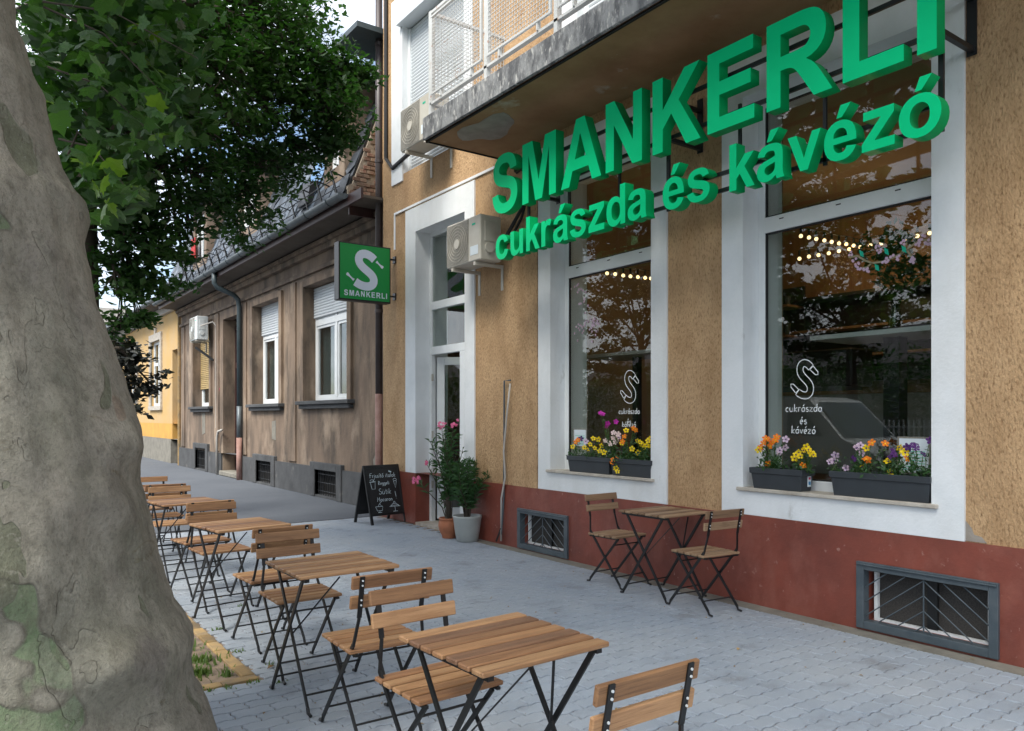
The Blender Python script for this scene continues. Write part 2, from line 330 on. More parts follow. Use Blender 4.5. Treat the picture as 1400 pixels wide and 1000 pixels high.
def wall_panel(mb, x, y0, y1, z0, z1, holes, T=.02):
    ys = sorted({y0, y1, *[h[i] for h in holes for i in (0, 1)]}); zs = sorted({z0, z1, *[h[i] for h in holes for i in (2, 3)]})
    ys = [y for y in ys if y0 <= y <= y1]; zs = [z for z in zs if z0 <= z <= z1]
    for a, b in zip(ys, ys[1:]):
        for c, d in zip(zs, zs[1:]):
            my = (a + b) / 2; mz = (c + d) / 2
            if any(h[0] < my < h[1] and h[2] < mz < h[3] for h in holes): continue
            mb.quad((x, a, c), (x, b, c), (x, b, d), (x, a, d))
    for h in holes:
        a, b, c, d = h[:4]; c = max(c, z0); d = min(d, z1)
        if d <= c: continue
        mb.quad((x, a, c), (x + T, a, c), (x + T, a, d), (x, a, d)); mb.quad((x, b, c), (x + T, b, c), (x + T, b, d), (x, b, d))
        mb.quad((x, a, d), (x, b, d), (x + T, b, d), (x + T, a, d))
        if h[2] > z0: mb.quad((x, a, c), (x, b, c), (x + T, b, c), (x + T, a, c))
    return mb

# ------------------------------------------------------------------ glyphs (quadratic outlines, lower flag 0 = off curve)
G = {}
G['S'] = (1366, [[(74,477,1),(362,505,1),(388,360,0),(467,292,1),(547,224,0),(682,224,1),(825,224,0),(897,284,1),(970,345,0),(970,426,1),(970,478,0),(939,514,1),(909,551,0),(833,578,1),(781,596,0),(596,642,1),(358,701,0),(262,787,1),(127,908,0),(127,1082,1),(127,1194,0),(190,1291,1),(254,1389,0),(373,1440,1),(493,1491,0),(662,1491,1),(938,1491,0),(1077,1370,1),(1217,1249,0),(1224,1047,1),(928,1034,1),(909,1147,0),(846,1196,1),(784,1246,0),(659,1246,1),(530,1246,0),(457,1193,1),(410,1159,0),(410,1102,1),(410,1050,0),(454,1013,1),(510,966,0),(726,915,1),(942,864,0),(1045,809,1),(1149,755,0),(1207,660,1),(1266,566,0),(1266,427,1),(1266,301,0),(1196,191,1),(1126,81,0),(998,27,1),(870,-26,0),(679,-26,1),(401,-26,0),(252,102,1),(103,231,0)]])
P_ = lambda *a: [(x, y, 1) for x, y in a]
G['M'] = (1706, [P_((145,0),(145,1466),(588,1466),(854,466),(1117,1466),(1561,1466),(1561,0),(1286,0),(1286,1154),(995,0),(710,0),(420,1154),(420,0))])
G['A'] = (1479, [P_((1471,0),(1149,0),(1021,333),(435,333),(314,0),(0,0),(571,1466),(884,1466)), P_((926,580),(724,1124),(526,580))])
G['N'] = (1479, [P_((152,0),(152,1466),(440,1466),(1040,487),(1040,1466),(1315,1466),(1315,0),(1018,0),(427,956),(427,0))])
G['K'] = (1479, [P_((150,0),(150,1466),(446,1466),(446,815),(1044,1466),(1442,1466),(890,895),(1472,0),(1089,0),(686,688),(446,443),(446,0))])
G['E'] = (1366, [P_((149,0),(149,1466),(1236,1466),(1236,1218),(445,1218),(445,893),(1181,893),(1181,646),(445,646),(445,247),(1264,247),(1264,0))])
G['L'] = (1251, [P_((157,0),(157,1466),(453,1466),(453,247),(1189,247),(1189,0))])
G['I'] = (569, [P_((147,0),(443,0),(443,1466),(147,1466))])
G['R'] = (1479, [[(150,0,1),(150,1466,1),(773,1466,1),(1008,1466,0),(1114,1426,1),(1221,1387,0),(1285,1286,1),(1349,1185,0),(1349,1055,1),(1349,890,0),(1252,782,1),(1155,675,0),(962,647,1),(1058,591,0),(1120,524,1),(1183,457,0),(1289,286,1),(1468,0,1),(1114,0,1),(900,319,1),(786,490,0),(744,534,1),(702,579,0),(655,595,1),(608,612,0),(506,612,1),(446,612,1),(446,0,1)],
  [(446,846,1),(665,846,1),(878,846,0),(931,864,1),(984,882,0),(1014,926,1),(1044,970,0),(1044,1036,1),(1044,1110,0),(1004,1155,1),(965,1201,0),(893,1213,1),(857,1218,0),(677,1218,1),(446,1218,1)]])
G['c'] = (1139, [[(1073,748,1),(796,698,1),(782,781,0),(732,823,1),(683,865,0),(604,865,1),(499,865,0),(436,792,1),(374,720,0),(374,550,1),(374,361,0),(437,283,1),(501,205,0),(608,205,1),(688,205,0),(739,250,1),(790,296,0),(811,407,1),(1087,360,1),(1044,170,0),(922,73,1),(800,-24,0),(595,-24,1),(362,-24,0),(223,123,1),(85,270,0),(85,530,1),(85,793,0),(224,939,1),(363,1086,0),(600,1086,1),(794,1086,0),(908,1002,1),(1023,919,0)]])
G['u'] = (1251, [[(847,0,1),(847,159,1),(789,74,0),(694,25,1),(600,-24,0),(495,-24,1),(388,-24,0),(303,23,1),(218,70,0),(180,155,1),(142,240,0),(142,390,1),(142,1062,1),(423,1062,1),(423,574,1),(423,350,0),(438,299,1),(454,249,0),(495,219,1),(536,190,0),(599,190,1),(671,190,0),(728,229,1),(785,269,0),(806,327,1),(827,386,0),(827,614,1),(827,1062,1),(1108,1062,1),(1108,0,1)]])
G['k'] = (1139, [P_((137,0),(137,1466),(418,1466),(418,688),(747,1062),(1093,1062),(730,674),(1119,0),(816,0),(549,477),(418,340),(418,0))])
G['r'] = (797, [[(416,0,1),(135,0,1),(135,1062,1),(396,1062,1),(396,911,1),(463,1018,0),(516,1052,1),(570,1086,0),(638,1086,1),(734,1086,0),(823,1033,1),(736,788,1),(665,834,0),(604,834,1),(545,834,0),(504,801,1),(463,769,0),(439,684,1),(416,599,0),(416,328,1)]])
G['z'] = (1024, [P_((37,0),(37,219),(435,676),(575,831),(76,829),(76,1062),(937,1062),(937,863),(531,395),(400,247),(959,247),(959,0))])
G['v'] = (1139, [P_((439,0),(11,1062),(306,1062),(506,520),(564,339),(622,520),(824,1062),(1113,1062),(691,0))])
G['s'] = (1139, [[(48,303,1),(330,346,1),(348,264,0),(403,221,1),(458,179,0),(557,179,1),(666,179,0),(721,219,1),(758,247,0),(758,294,1),(758,326,0),(738,347,1),(717,367,0),(644,384,1),(304,459,0),(213,521,1),(87,607,0),(87,760,1),(87,898,0),(196,992,1),(305,1086,0),(534,1086,1),(752,1086,0),(858,1015,1),(964,944,0),(1004,805,1),(739,756,1),(722,818,0),(674,851,1),(627,884,0),(539,884,1),(428,884,0),(380,853,1),(348,831,0),(348,796,1),(348,766,0),(376,745,1),(414,717,0),(638,666,1),(863,615,0),(952,541,1),(1040,466,0),(1040,333,1),(1040,188,0),(919,82,1),(798,-24,0),(557,-24,1),(341,-24,0),(213,63,1),(87,151,0)]])
G['o'] = (1251, [[(82,546,1),(82,686,0),(151,817,1),(220,948,0),(346,1017,1),(473,1086,0),(629,1086,1),(870,1086,0),(1024,929,1),(1178,773,0),(1178,534,1),(1178,293,0),(1022,134,1),(867,-24,0),(631,-24,1),(485,-24,0),(352,42,1),(220,108,0),(151,235,1),(82,363,0)],
  [(370,531,1),(370,373,0),(445,289,1),(520,205,0),(630,205,1),(740,205,0),(814,289,1),(889,373,0),(889,533,1),(889,689,0),(814,773,1),(740,857,0),(630,857,1),(520,857,0),(445,773,1),(370,689,0)]])
G['e'] = (1139, [[(762,338,1),(1042,291,1),(988,137,0),(871,56,1),(755,-24,0),(580,-24,1),(303,-24,0),(170,157,1),(65,302,0),(65,523,1),(65,787,0),(203,936,1),(341,1086,0),(552,1086,1),(789,1086,0),(926,929,1),(1063,773,0),(1057,450,1),(353,450,1),(356,325,0),(421,255,1),(486,186,0),(583,186,1),(649,186,0),(694,222,1),(739,258,0)],
  [(778,622,1),(775,744,0),(715,807,1),(655,871,0),(569,871,1),(477,871,0),(417,804,1),(357,737,0),(358,622,1)]])
G['a'] = (1139, [[(357,738,1),(102,784,1),(145,938,0),(250,1012,1),(355,1086,0),(562,1086,1),(750,1086,0),(842,1041,1),(934,997,0),(971,928,1),(1009,860,0),(1009,677,1),(1006,349,1),(1006,209,0),(1019,142,1),(1033,76,0),(1070,0,1),(792,0,1),(765,83,1),(755,116,1),(683,46,0),(601,11,1),(519,-24,0),(426,-24,1),(262,-24,0),(167,65,1),(73,154,0),(73,290,1),(73,380,0),(116,450,1),(159,521,0),(236,558,1),(314,596,0),(460,624,1),(657,661,0),(733,693,1),(733,721,1),(733,802,0),(693,836,1),(653,871,0),(542,871,1),(467,871,0),(425,841,1),(383,812,0)],
  [(733,510,1),(679,492,0),(562,467,1),(445,442,0),(409,418,1),(354,379,0),(354,319,1),(354,260,0),(398,217,1),(442,174,0),(510,174,1),(586,174,0),(655,224,1),(706,262,0),(722,317,1),(733,353,0),(733,454,1)]])
G['d'] = (1251, [[(1121,0,1),(860,0,1),(860,156,1),(795,65,0),(706,20,1),(618,-24,0),(528,-24,1),(345,-24,0),(214,123,1),(84,271,0),(84,535,1),(84,805,0),(211,945,1),(338,1086,0),(532,1086,1),(710,1086,0),(840,938,1),(840,1466,1),(1121,1466,1)],
  [(371,554,1),(371,384,0),(418,308,1),(486,198,0),(608,198,1),(705,198,0),(773,280,1),(841,363,0),(841,527,1),(841,710,0),(775,790,1),(709,871,0),(606,871,1),(506,871,0),(438,791,1),(371,712,0)]])
def acute(ch, dx):
    wdt, cs = G[ch]; return (wdt, cs + [P_((dx, 1156), (dx + 130, 1496), (dx + 444, 1496), (dx + 169, 1156))])
G['á'] = acute('a', 440); G['é'] = acute('e', 450); G['ó'] = acute('o', 500)
def flat(cont):
    out = []; n = len(cont)
    for i, (x, y, on) in enumerate(cont):
        if on: out.append((x, y)); continue
        p = cont[i - 1]; q = cont[(i + 1) % n]
        p = (p[0], p[1]) if p[2] else ((p[0] + x) / 2, (p[1] + y) / 2)
        q_on = q[2]; q = (q[0], q[1]) if q_on else ((q[0] + x) / 2, (q[1] + y) / 2)
        for t in (.33, .67) if q_on else (.33, .67, 1): out.append(((1 - t) ** 2 * p[0] + 2 * t * (1 - t) * x + t * t * q[0], (1 - t) ** 2 * p[1] + 2 * t * (1 - t) * y + t * t * q[1]))
    return out
def poly_mesh(name, conts, depth, m, bevel=0):
    """2D contours (local x, y), filled with holes and extruded to a mesh (thickness along local z, centred)"""
    cu = bpy.data.curves.new(name, 'CURVE'); cu.dimensions = '2D'; cu.fill_mode = 'BOTH'; cu.extrude = depth / 2
    for c in conts:
        s = cu.splines.new('POLY'); s.points.add(len(c) - 1); s.use_cyclic_u = True
        for k, (x, y) in enumerate(c): s.points[k].co = (x, y, 0, 1)
    o = bpy.data.objects.new('t', cu); C.objects.link(o); dg = bpy.context.evaluated_depsgraph_get()
    me = bpy.data.meshes.new_from_object(o.evaluated_get(dg)); me.name = name
    bpy.data.objects.remove(o); bpy.data.curves.remove(cu); me.materials.clear(); me.materials.append(m); return me
GM = {}
def glyph_mesh(ch, sx, sy, depth, m):
    k = (ch, sx, sy, depth, m.name)
    if k not in GM:
        GM[k] = poly_mesh('letter', [[(x * sx, y * sy) for x, y in flat(c)] for c in G[ch][1]], depth, m)
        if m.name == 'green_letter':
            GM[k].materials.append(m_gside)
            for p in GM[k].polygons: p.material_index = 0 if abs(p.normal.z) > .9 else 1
    return GM[k]
ROT_W = (R(90), 0, R(-90))      # local x -> world -y, local y -> up, local z -> -x  (reads right from the street)
ROT_S = (R(90), 0, 0)           # local x -> +x, y -> up, faces -y

# ------------------------------------------------------------------ ground and pavement
tag(obj('ground', MB().quad((-400, -400, -.16), (400, -400, -.16), (400, 600, -.16), (-400, 600, -.16)), m_ground), kind='structure')
tag(obj('road', MB().box(-9, -.75, -200, 400, -.3, -.13), m_road), kind='structure')
tag(obj('pavement_opposite', MB().box(-14, -9.15, -200, 400, -.3, 0), m_asph), kind='structure')
ks = MB().box(-.075, .075, -.495, .495, -.28, 0).mesh('kerb_stone', m_kerb, .008)
kerb = tag(obj('kerb', MB().box(-.74, -.61, -200, 400, -.31, -.03), m_kerb), kind='structure')
for i in range(26): link('kerb_stone', ks, kerb, (-.675, -3.5 + i, 0))
tag(obj('asphalt_pavement', MB().box(-.6, 5.6, 10.66, 400, -.3, -.002), m_asph), kind='structure')
tag(obj('asphalt_pavement_behind', MB().box(-.6, 5.2, -60, -2.0, -.3, -.002), m_asph), kind='structure')
pav = tag(obj('paved_pavement', MB().box(-.6, 5.2, -2.0, 10.66, -.3, -.009), m_joint), kind='structure')
PL, PW, gp = .2, .1, .005
def paver_outline():
    am = .009; pts = []
    k = [(0, 0), (.018, 0), (.036, am), (.064, am), (.082, 0), (.118, 0), (.136, am), (.164, am), (.182, 0), (.2, 0)]
    low = [(x, y) for x, y in k]; top = [(x, y + PW) for x, y in reversed(k)]
    pts = low + [(.2 + .006, .035), (.2 - .006, .065)] + top + [(-.006, .065), (.006, .035)]
    cx, cy = .1, .05 + am / 2; out = []
    for x, y in pts:
        dx = gp / 2 * (1 if x < cx else -1); dy = gp / 2 * (1 if y < cy else -1)
        out.append((x + dx - cx, y + dy - .05))
    return out
po = paver_outline()
def paver_mb(mb, ox=0, oy=0, oz=0, tilt=(0, 0)):
    n = len(po); c = .0045
    def Z(x, y): return oz + x * tilt[0] + y * tilt[1]
    top = [(ox + x * (1 - c / .09), oy + y * (1 - c / .045), Z(x, y)) for x, y in po]; mid = [(ox + x, oy + y, Z(x, y) - .004) for x, y in po]; low = [(ox + x, oy + y, oz - .03) for x, y in po]
    mb.add(top + mid + low, [tuple(range(n))] + [(i, n + i, n + (i + 1) % n, (i + 1) % n) for i in range(n)] + [(n + i, 2 * n + i, 2 * n + (i + 1) % n, n + (i + 1) % n) for i in range(n)])
pm = MB(); paver_mb(pm); pme = pm.mesh('paver', m_paver)
slots = []
for j in range(int((10.66 + 2.0) / PW)):
    y = -1.95 + j * PW
    for i in range(30):
        x = -.6 + .1 + i * PL + (.1 if j % 2 else 0)
        if x + .1 > 5.14: continue
        if x - .1 < 1.38 and 4.42 < y + .05 and y - .05 < 7.0 and x > -.3 + 0: continue
        if x - .1 < 1.25 and 7.9 < y < 9.3 and x > .2: continue
        d = Vector((x, y, 0)); f = d.dot(FO); r_ = d.dot(RI)
        vis = False
        if f > .6:
            u = 700 + FPX * r_ / f; v = HY + FPX * 1.5 / f
            vis = 290 < u < 1420 and v < 1010
        slots.append((f if vis else 1e6, x, y))
slots.sort(); field = MB()
for k, (f, x, y) in enumerate(slots):
    oz = random.uniform(-.0015, .0015); tl = (random.uniform(-.012, .012), random.uniform(-.02, .02))
    if k < 300 and f < 1e5:
        o = link('paver', pme, pav, (x, y, oz)); o.rotation_euler = (tl[1], -tl[0], 0)
    else: paver_mb(field, x, y, oz, tl)
for j in range(int(12.66 / PW)):
    y = -1.95 + j * PW
    if j % 2 and 4.42 < y + .05 and y - .05 < 7.0: field.box(1.385, 1.497, y - .047, y + .047, -.03, 0)
fme = bpy.data.meshes.new('paver_field'); fme.from_pydata(field.v, [], field.f); fme.materials.append(m_paver)
tag(link('paver_field', fme, pav), kind='stuff')
# cement strip along the wall foot
tag(obj('wall_foot_screed', MB().box(4.99, 5.2, -2, 8.2, -.04, .003), m_hpatch), kind='structure')
# planting bed at the kerb with yellow edging
bed = tag(obj('tree_bed', MB().box(-.3, 1.30, 4.50, 7.0, -.2, -.012), m_bed), kind='structure')
yb = MB().box(-.098, .098, -.037, .037, -.05, .006).mesh('edging_brick', m_ydl, .004)
for i in range(12): link('edging_brick', yb, bed, (1.34, 4.50 + .2 * i + .1, random.uniform(-.004, .004)), (0, 0, R(90) + random.uniform(-.02, .02)))
for i in range(8): link('edging_brick', yb, bed, (1.28 - .2 * i, 4.46, random.uniform(-.004, .004)), (0, 0, random.uniform(-.02, .02)))
tag(obj('tree_pit', MB().box(.2, 1.25, 7.9, 9.3, -.2, -.012), m_bed), kind='structure')
gb = MB()
def blade(mb, p, h, lean, wd):
    a = random.uniform(0, 6.28); d = Vector((math.cos(a), math.sin(a), 0)); s_ = Vector((-d.y, d.x, 0)) * wd
    m_ = p + d * lean * .4 + Vector((0, 0, h * .6)); t_ = p + d * lean + Vector((0, 0, h))
    mb.add([p - s_, p + s_, m_ + s_ * .7, m_ - s_ * .7, t_], [(0, 1, 2, 3), (3, 2, 4)])
cl = [(1.12, 4.72, .16), (1.0, 4.95, .2), (1.15, 5.25, .13), (.95, 4.6, .14), (1.2, 4.95, .12), (1.1, 5.7, .12), (.8, 4.9, .3), (1.25, 4.6, .05), (.9, 8.5, .3)]
for cx, cy, r_ in cl:
    for k in range(int(900 * r_)):
        a = random.uniform(0, 6.28); q = abs(random.gauss(0, .5)) * r_
        blade(gb, Vector((cx + math.cos(a) * q, cy + math.sin(a) * q, -.012)), random.uniform(.015, .06), random.uniform(.01, .04), random.uniform(.003, .009))
for (x, y) in [(1.45, 4.3), (1.42, 5.0), (1.5, 4.62), (1.32, 4.38), (1.1, 4.38), (1.45, 5.6), (1.2, 4.36), (1.8, 6.2)]:
    for k in range(14): blade(gb, Vector((x + random.gauss(0, .02), y + random.gauss(0, .015), -.004)), random.uniform(.01, .03), .02, .005)
gme = bpy.data.meshes.new('weeds'); gme.from_pydata(gb.v, [], gb.f); gme.materials.append(m_grass)
tag(link('weeds', gme), 'short green weeds and grass growing in the dry soil of the tree bed', 'weeds', kind='stuff')
m_dry = mat('dry_leaf', (.36, .26, .10), .8, (.22, .13, .06), 30, rnd=.4, coord='O')
dm = MB().add([(-.02, 0, .002), (0, -.009, .006), (.022, 0, .003), (0, .009, .008), (.0, 0, .011)], [(0, 1, 4), (1, 2, 4), (2, 3, 4), (3, 0, 4)]).mesh('fallen_leaf', m_dry)
fl = MB()
for k in range(330):
    x = random.uniform(.3, 5.1); y = random.uniform(1.0, 9.5); s_ = random.uniform(.25, .8); a = random.uniform(0, 6.28); ca, sa = math.cos(a) * s_, math.sin(a) * s_
    fl.add([(x + p[0] * ca - p[1] * sa, y + p[0] * sa + p[1] * ca, .001 + p[2] * s_) for p in [(-.02, 0, .002), (0, -.009, .006), (.022, 0, .003), (0, .009, .008), (0, 0, .011)]], [(0, 1, 4), (1, 2, 4), (2, 3, 4), (3, 0, 4)])
fme2 = bpy.data.meshes.new('leaf_litter'); fme2.from_pydata(fl.v, [], fl.f); fme2.materials.append(m_dry)
tag(link('leaf_litter', fme2), 'small dry leaf bits and blossom crumbs scattered over the grey pavers', 'leaf litter', kind='stuff')
for lab, (u, v), s_ in (('yellowed curled leaf lying on the pavers between table and tree bed', (370, 914), 1.7), ('green fallen leaf on the pavers near the lower right chair', (1009, 889), 1.3)):
    p = onz(u, v, .0); o = link('fallen_leaf', dm, None, (p.x, p.y, .003), (0, 0, .6)); o.scale = (s_,) * 3; tag(o, lab, 'leaf')

# ------------------------------------------------------------------ cafe building
WX = 5.16
cafe = thing('cafe_building', 'tan stucco cafe building with red plinth, white window surrounds and a long balcony', 'building', (WX, 3, 0))
def cp(name, mb, m, parent=None, **k):       # child of the cafe in world coordinates
    o = obj(name, mb, m, parent or cafe, **k)
    if parent is None: o.location = -cafe.location
    return o
H_D = (8.224, 9.518, -.1, 4.09); H_1 = (5.0, 6.49, .925, 4.09); H_2 = (2.487, 3.979, .925, 4.09); H_0 = (-.15, 1.34, .925, 4.09)
B_1 = (2.13, 2.945, .07, .435); B_2 = (6.228, 7.016, .065, .415)
U_1 = (8.25, 9.92, 5.0, 7.35); U_2 = (4.5, 6.05, 4.82, 7.35); U_3 = (1, 3, 4.82, 7.35)
wl = MB(); wall_panel(wl, WX, -4, 10.57, .71, 9.5, [H_D, H_1, H_2, H_0, U_1, U_2, U_3], .5)
wl.quad((WX, 10.57, .0), (14, 10.57, 0), (14, 10.57, 9.5), (WX, 10.57, 9.5)); wl.quad((WX, -4, 0), (14, -4, 0), (14, -4, 9.5), (WX, -4, 9.5)); wl.quad((WX, -4, 9.5), (14, -4, 9.5), (14, 10.57, 9.5), (WX, 10.57, 9.5)); wl.quad((14, -4, 0), (14, 10.57, 0), (14, 10.57, 9.5), (14, -4, 9.5))
cp('wall', wl, m_stucco)
cp('pilaster', MB().box(WX - .022, WX + .01, 6.72, 7.2, .71, 4.54), m_stucco)
pl = MB(); wall_panel(pl, WX - .02, -4, 10.59, 0, .71, [H_D, B_1, B_2], .3)
pl.quad((WX - .02, -4, .71), (WX + .02, -4, .71), (WX + .02, 10.59, .71), (WX - .02, 10.59, .71)); pl.quad((WX - .02, 10.59, 0), (WX + .3, 10.59, 0), (WX + .3, 10.59, .71), (WX - .02, 10.59, .71))
cp('plinth', pl, m_plinth)
cp('crumbling_plaster', MB().prism([(WX - .004, 2.285, .715), (WX - .004, 2.16, .715), (WX - .004, 2.19, .75), (WX - .004, 2.235, .76), (WX - .004, 2.25, .80), (WX - .004, 2.283, .84)], (.01, 0, 0)), m_patch)
FX = 5.34     # front plane of window frames
def surround(y0, y1, z0, h, ztop=4.43, dx=.02):
    a, b, c, d = h; m_ = MB(); X0 = WX - dx; X1 = WX + .5
    m_.box(X0, X1, b - .001, y1, max(z0, .712), ztop); m_.box(X0, X1, y0, a + .001, max(z0, .712), ztop)
    m_.box(X0, X1, a + .001, b - .001, d - .002, ztop)
    if c > 0: m_.box(X0, X1, a + .001, b - .001, z0, c + .002)
    return cp('window_surround', m_, m_white)
surround(8.0, 9.82, .0, H_D, 4.43); surround(4.807, 6.703, .712, H_1); surround(2.285, 4.19, .712, H_2); surround(-.35, 1.54, .712, H_0)
def shop_window(h):
    a, b, c, d = h; fr = MB(); x0, x1 = FX, FX + .07; fw = .065
    fr.box(x0, x1, a, a + fw, c, d); fr.box(x0, x1, b - fw, b, c, d); fr.box(x0, x1, a + fw, b - fw, c, c + .08); fr.box(x0, x1, a + fw, b - fw, d - fw, d)
    wf = cp('window', fr, m_pvc, bevel=.004)
    def sub(n, mb, m, **k): return obj(n, mb, m, wf, **k)
    sub('transom', MB().box(x0 - .012, x1, a + fw, b - fw, 3.0, 3.125), m_pvc, bevel=.006)
    sub('drip_slots', MB().box(x0 - .014, x0, a + .3, a + .34, 3.085, 3.093).box(x0 - .014, x0, a + .75, a + .79, 3.085, 3.093).box(x0 - .014, x0, b - .25, b - .21, 3.085, 3.093), m_dark)
    bd = MB()
    for zz0, zz1 in ((c + .08, 3.0), (3.125, d - fw)):
        for y in (a + fw, b - fw - .012): bd.box(x0 + .008, x0 + .03, y, y + .012, zz0, zz1)
        bd.box(x0 + .008, x0 + .03, a + fw, b - fw, zz0, zz0 + .012); bd.box(x0 + .008, x0 + .03, a + fw, b - fw, zz1 - .012, zz1)
    sub('gasket', bd, m_cable)
    sub('pane', MB().box(x0 + .03, x0 + .036, a + fw, b - fw, c + .08, 3.0), m_glass); sub('pane', MB().box(x0 + .03, x0 + .036, a + fw, b - fw, 3.125, d - fw), m_glass)
    sl = MB().box(WX - .05, FX, a - .045, b + .045, c - .022, c + .006); cp('sill', sl, m_sill, bevel=.005)
for h in (H_1, H_2, H_0): shop_window(h)
# door
def door():
    a, b, c, d = H_D; x0, x1 = 5.36, 5.43; f = .06
    fr = MB().box(x0, x1, a, a + f, 0, d).box(x0, x1, b - f, b, 0, d).box(x0, x1, a + f, b - f, d - f, d).box(x0, x1, a + f, b - f, 3.0, 3.11).box(x0, x1, a + f, b - f, 2.37, 2.48)
    fr.box(x0, x1, 8.58, 8.70, 0.05, 2.37)
    fo = cp('door_frame', fr, m_pvc, bevel=.004)
    obj('pane', MB().box(x0 + .03, x0 + .036, a + f, b - f, 2.48, 3.0), m_glass, fo); obj('pane', MB().box(x0 + .03, x0 + .036, a + f, b - f, 3.11, d - f), m_glass, fo)
    obj('side_light', MB().box(x0 + .03, x0 + .036, a + f, 8.58, .05, 2.37), m_glass, fo)
    obj('hinge', MB().box(x0 - .012, x0 + .01, b - .105, b - .085, .5, .6).box(x0 - .012, x0 + .01, b - .105, b - .085, 1.2, 1.3).box(x0 - .012, x0 + .01, b - .105, b - .085, 2.0, 2.1), m_acw, fo)
    W_ = .72; lf = MB().box(0, .06, -W_, -W_ + .11, 0, 2.28).box(0, .06, -.11, 0, 0, 2.28).box(0, .06, -W_ + .11, -.11, 0, .16).box(0, .06, -W_ + .11, -.11, 2.17, 2.28)
    le = obj('door_leaf', lf, m_pvc, cafe, bevel=.004, loc=Vector((5.44, b - .08, .06)) - cafe.location, rot=(0, 0, R(48)))
    obj('pane', MB().box(.02, .03, -W_ + .11, -.11, .16, 2.17), m_glass, le); obj('handle', MB().tube([(-.01, -W_ + .05, 1.0), (-.05, -W_ + .05, 1.0), (-.05, -W_ + .15, 1.0)], .01, 6), m_steelgrey, le)
    cp('threshold', MB().box(5.14, 5.9, a, b, -.05, .03), m_sill)
door()
# basement windows
def basement(y0, y1, z0, z1):
    fr = MB(); w_ = .055; x0, x1 = WX - .045, WX + .03
    fr.box(x0, x1, y0, y0 + w_, z0, z1).box(x0, x1, y1 - w_, y1, z0, z1).box(x0, x1, y0 + w_, y1 - w_, z0, z0 + w_).box(x0, x1, y0 + w_, y1 - w_, z1 - w_, z1)
    fr.box(x0 - .012, x0, y0 + .008, y1 - .008, z1 - .022, z1 - .012)
    fo = cp('basement_window', fr, m_steelgrey, bevel=.003)
    yc = (y0 + y1) / 2; bs = MB(); xb = WX - .02; H = z1 - z0
    bs.tube([(xb, yc, z0 + .05), (xb, yc, z1 - .05)], .005, 6)
    for s_ in (-1, 1):
        for k in range(-3, 5):
            zc = z0 + .10 * k + .08; p = None; q = None
            # from the centre line the bars fall outward
            pts = []
            for t in np.linspace(0, (y1 - y0) / 2 - w_, 30):
                zz = zc - t * .78 + .12
                if z0 + w_ < zz < z1 - w_: pts.append((xb, yc + s_ * t, zz))
            if len(pts) > 2: bs.tube([pts[0], pts[-1]], .0045, 5)
    obj('grille_bars', bs, m_steelgrey, fo)
    obj('inner_frame', MB().box(WX + .06, WX + .09, y0 + .075, y0 + .10, z0 + .05, z1 - .05).box(WX + .06, WX + .09, y1 - .10, y1 - .075, z0 + .05, z1 - .05).box(WX + .06, WX + .09, y0 + .1, y1 - .1, z0 + .05, z0 + .066), m_pvc, fo)
    obj('insect_screen', MB().box(WX + .10, WX + .11, y0 + .06, y1 - .06, z0 + .05, z1 - .05), m_mesh, fo)
    obj('inner_post', MB().box(WX + .07, WX + .09, yc - .045, yc + .02, z0 + .05, z1 - .05), m_iblk, fo)
    cp('basement_shaft', MB().box(WX + .12, WX + .5, y0, y1, 0.0, z1), m_dark)
basement(2.081, 2.994, .02, .485); basement(6.178, 7.066, .015, .465)
# balcony
BX0 = 4.13; BY1 = 7.485; BZ = 4.54
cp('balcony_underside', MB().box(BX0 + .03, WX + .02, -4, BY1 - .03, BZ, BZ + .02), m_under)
cp('balcony_slab', MB().box(BX0, WX + .02, -4, BY1, BZ + .015, 4.80), m_conc, bevel=.006)
cp('drip_edge', MB().box(BX0 + .03, BX0 + .05, -4, BY1 - .02, BZ - .012, BZ + .012).box(BX0 + .03, WX, BY1 - .05, BY1 - .03, BZ - .012, BZ + .012), m_dark)
pts = []
for k in range(22):
    t = 2 * math.pi * k / 22; rr = 1 + .16 * math.sin(3 * t + 1) + .1 * math.sin(5 * t); pts.append((4.50 + .30 * rr * math.cos(t) * .75 , 6.75 + .42 * rr * math.sin(t), BZ - .004))
cp('peeled_patch', MB().prism(pts, (0, 0, .006)), m_patch)
rail = cp('railing', MB().bar((BX0 + .06, -4, 5.93), (BX0 + .06, BY1 - .1, 5.93), .045, .03).bar((BX0 + .06, BY1 - .1, 5.93), (WX, BY1 - .1, 5.93), .045, .03).bar((BX0 + .06, -4, 4.93), (BX0 + .06, BY1 - .1, 4.93), .05, .025).bar((BX0 + .06, BY1 - .1, 4.93), (WX, BY1 - .1, 4.93), .05, .025), m_rail)
y = BY1 - .1
posts = []
while y > -4: posts.append(y); y -= 1.1
for y in posts: obj('post', MB().box(BX0 + .035, BX0 + .085, y - .025, y + .025, 4.80, 6.4 if y < 7 else 5.95), m_rail, rail)
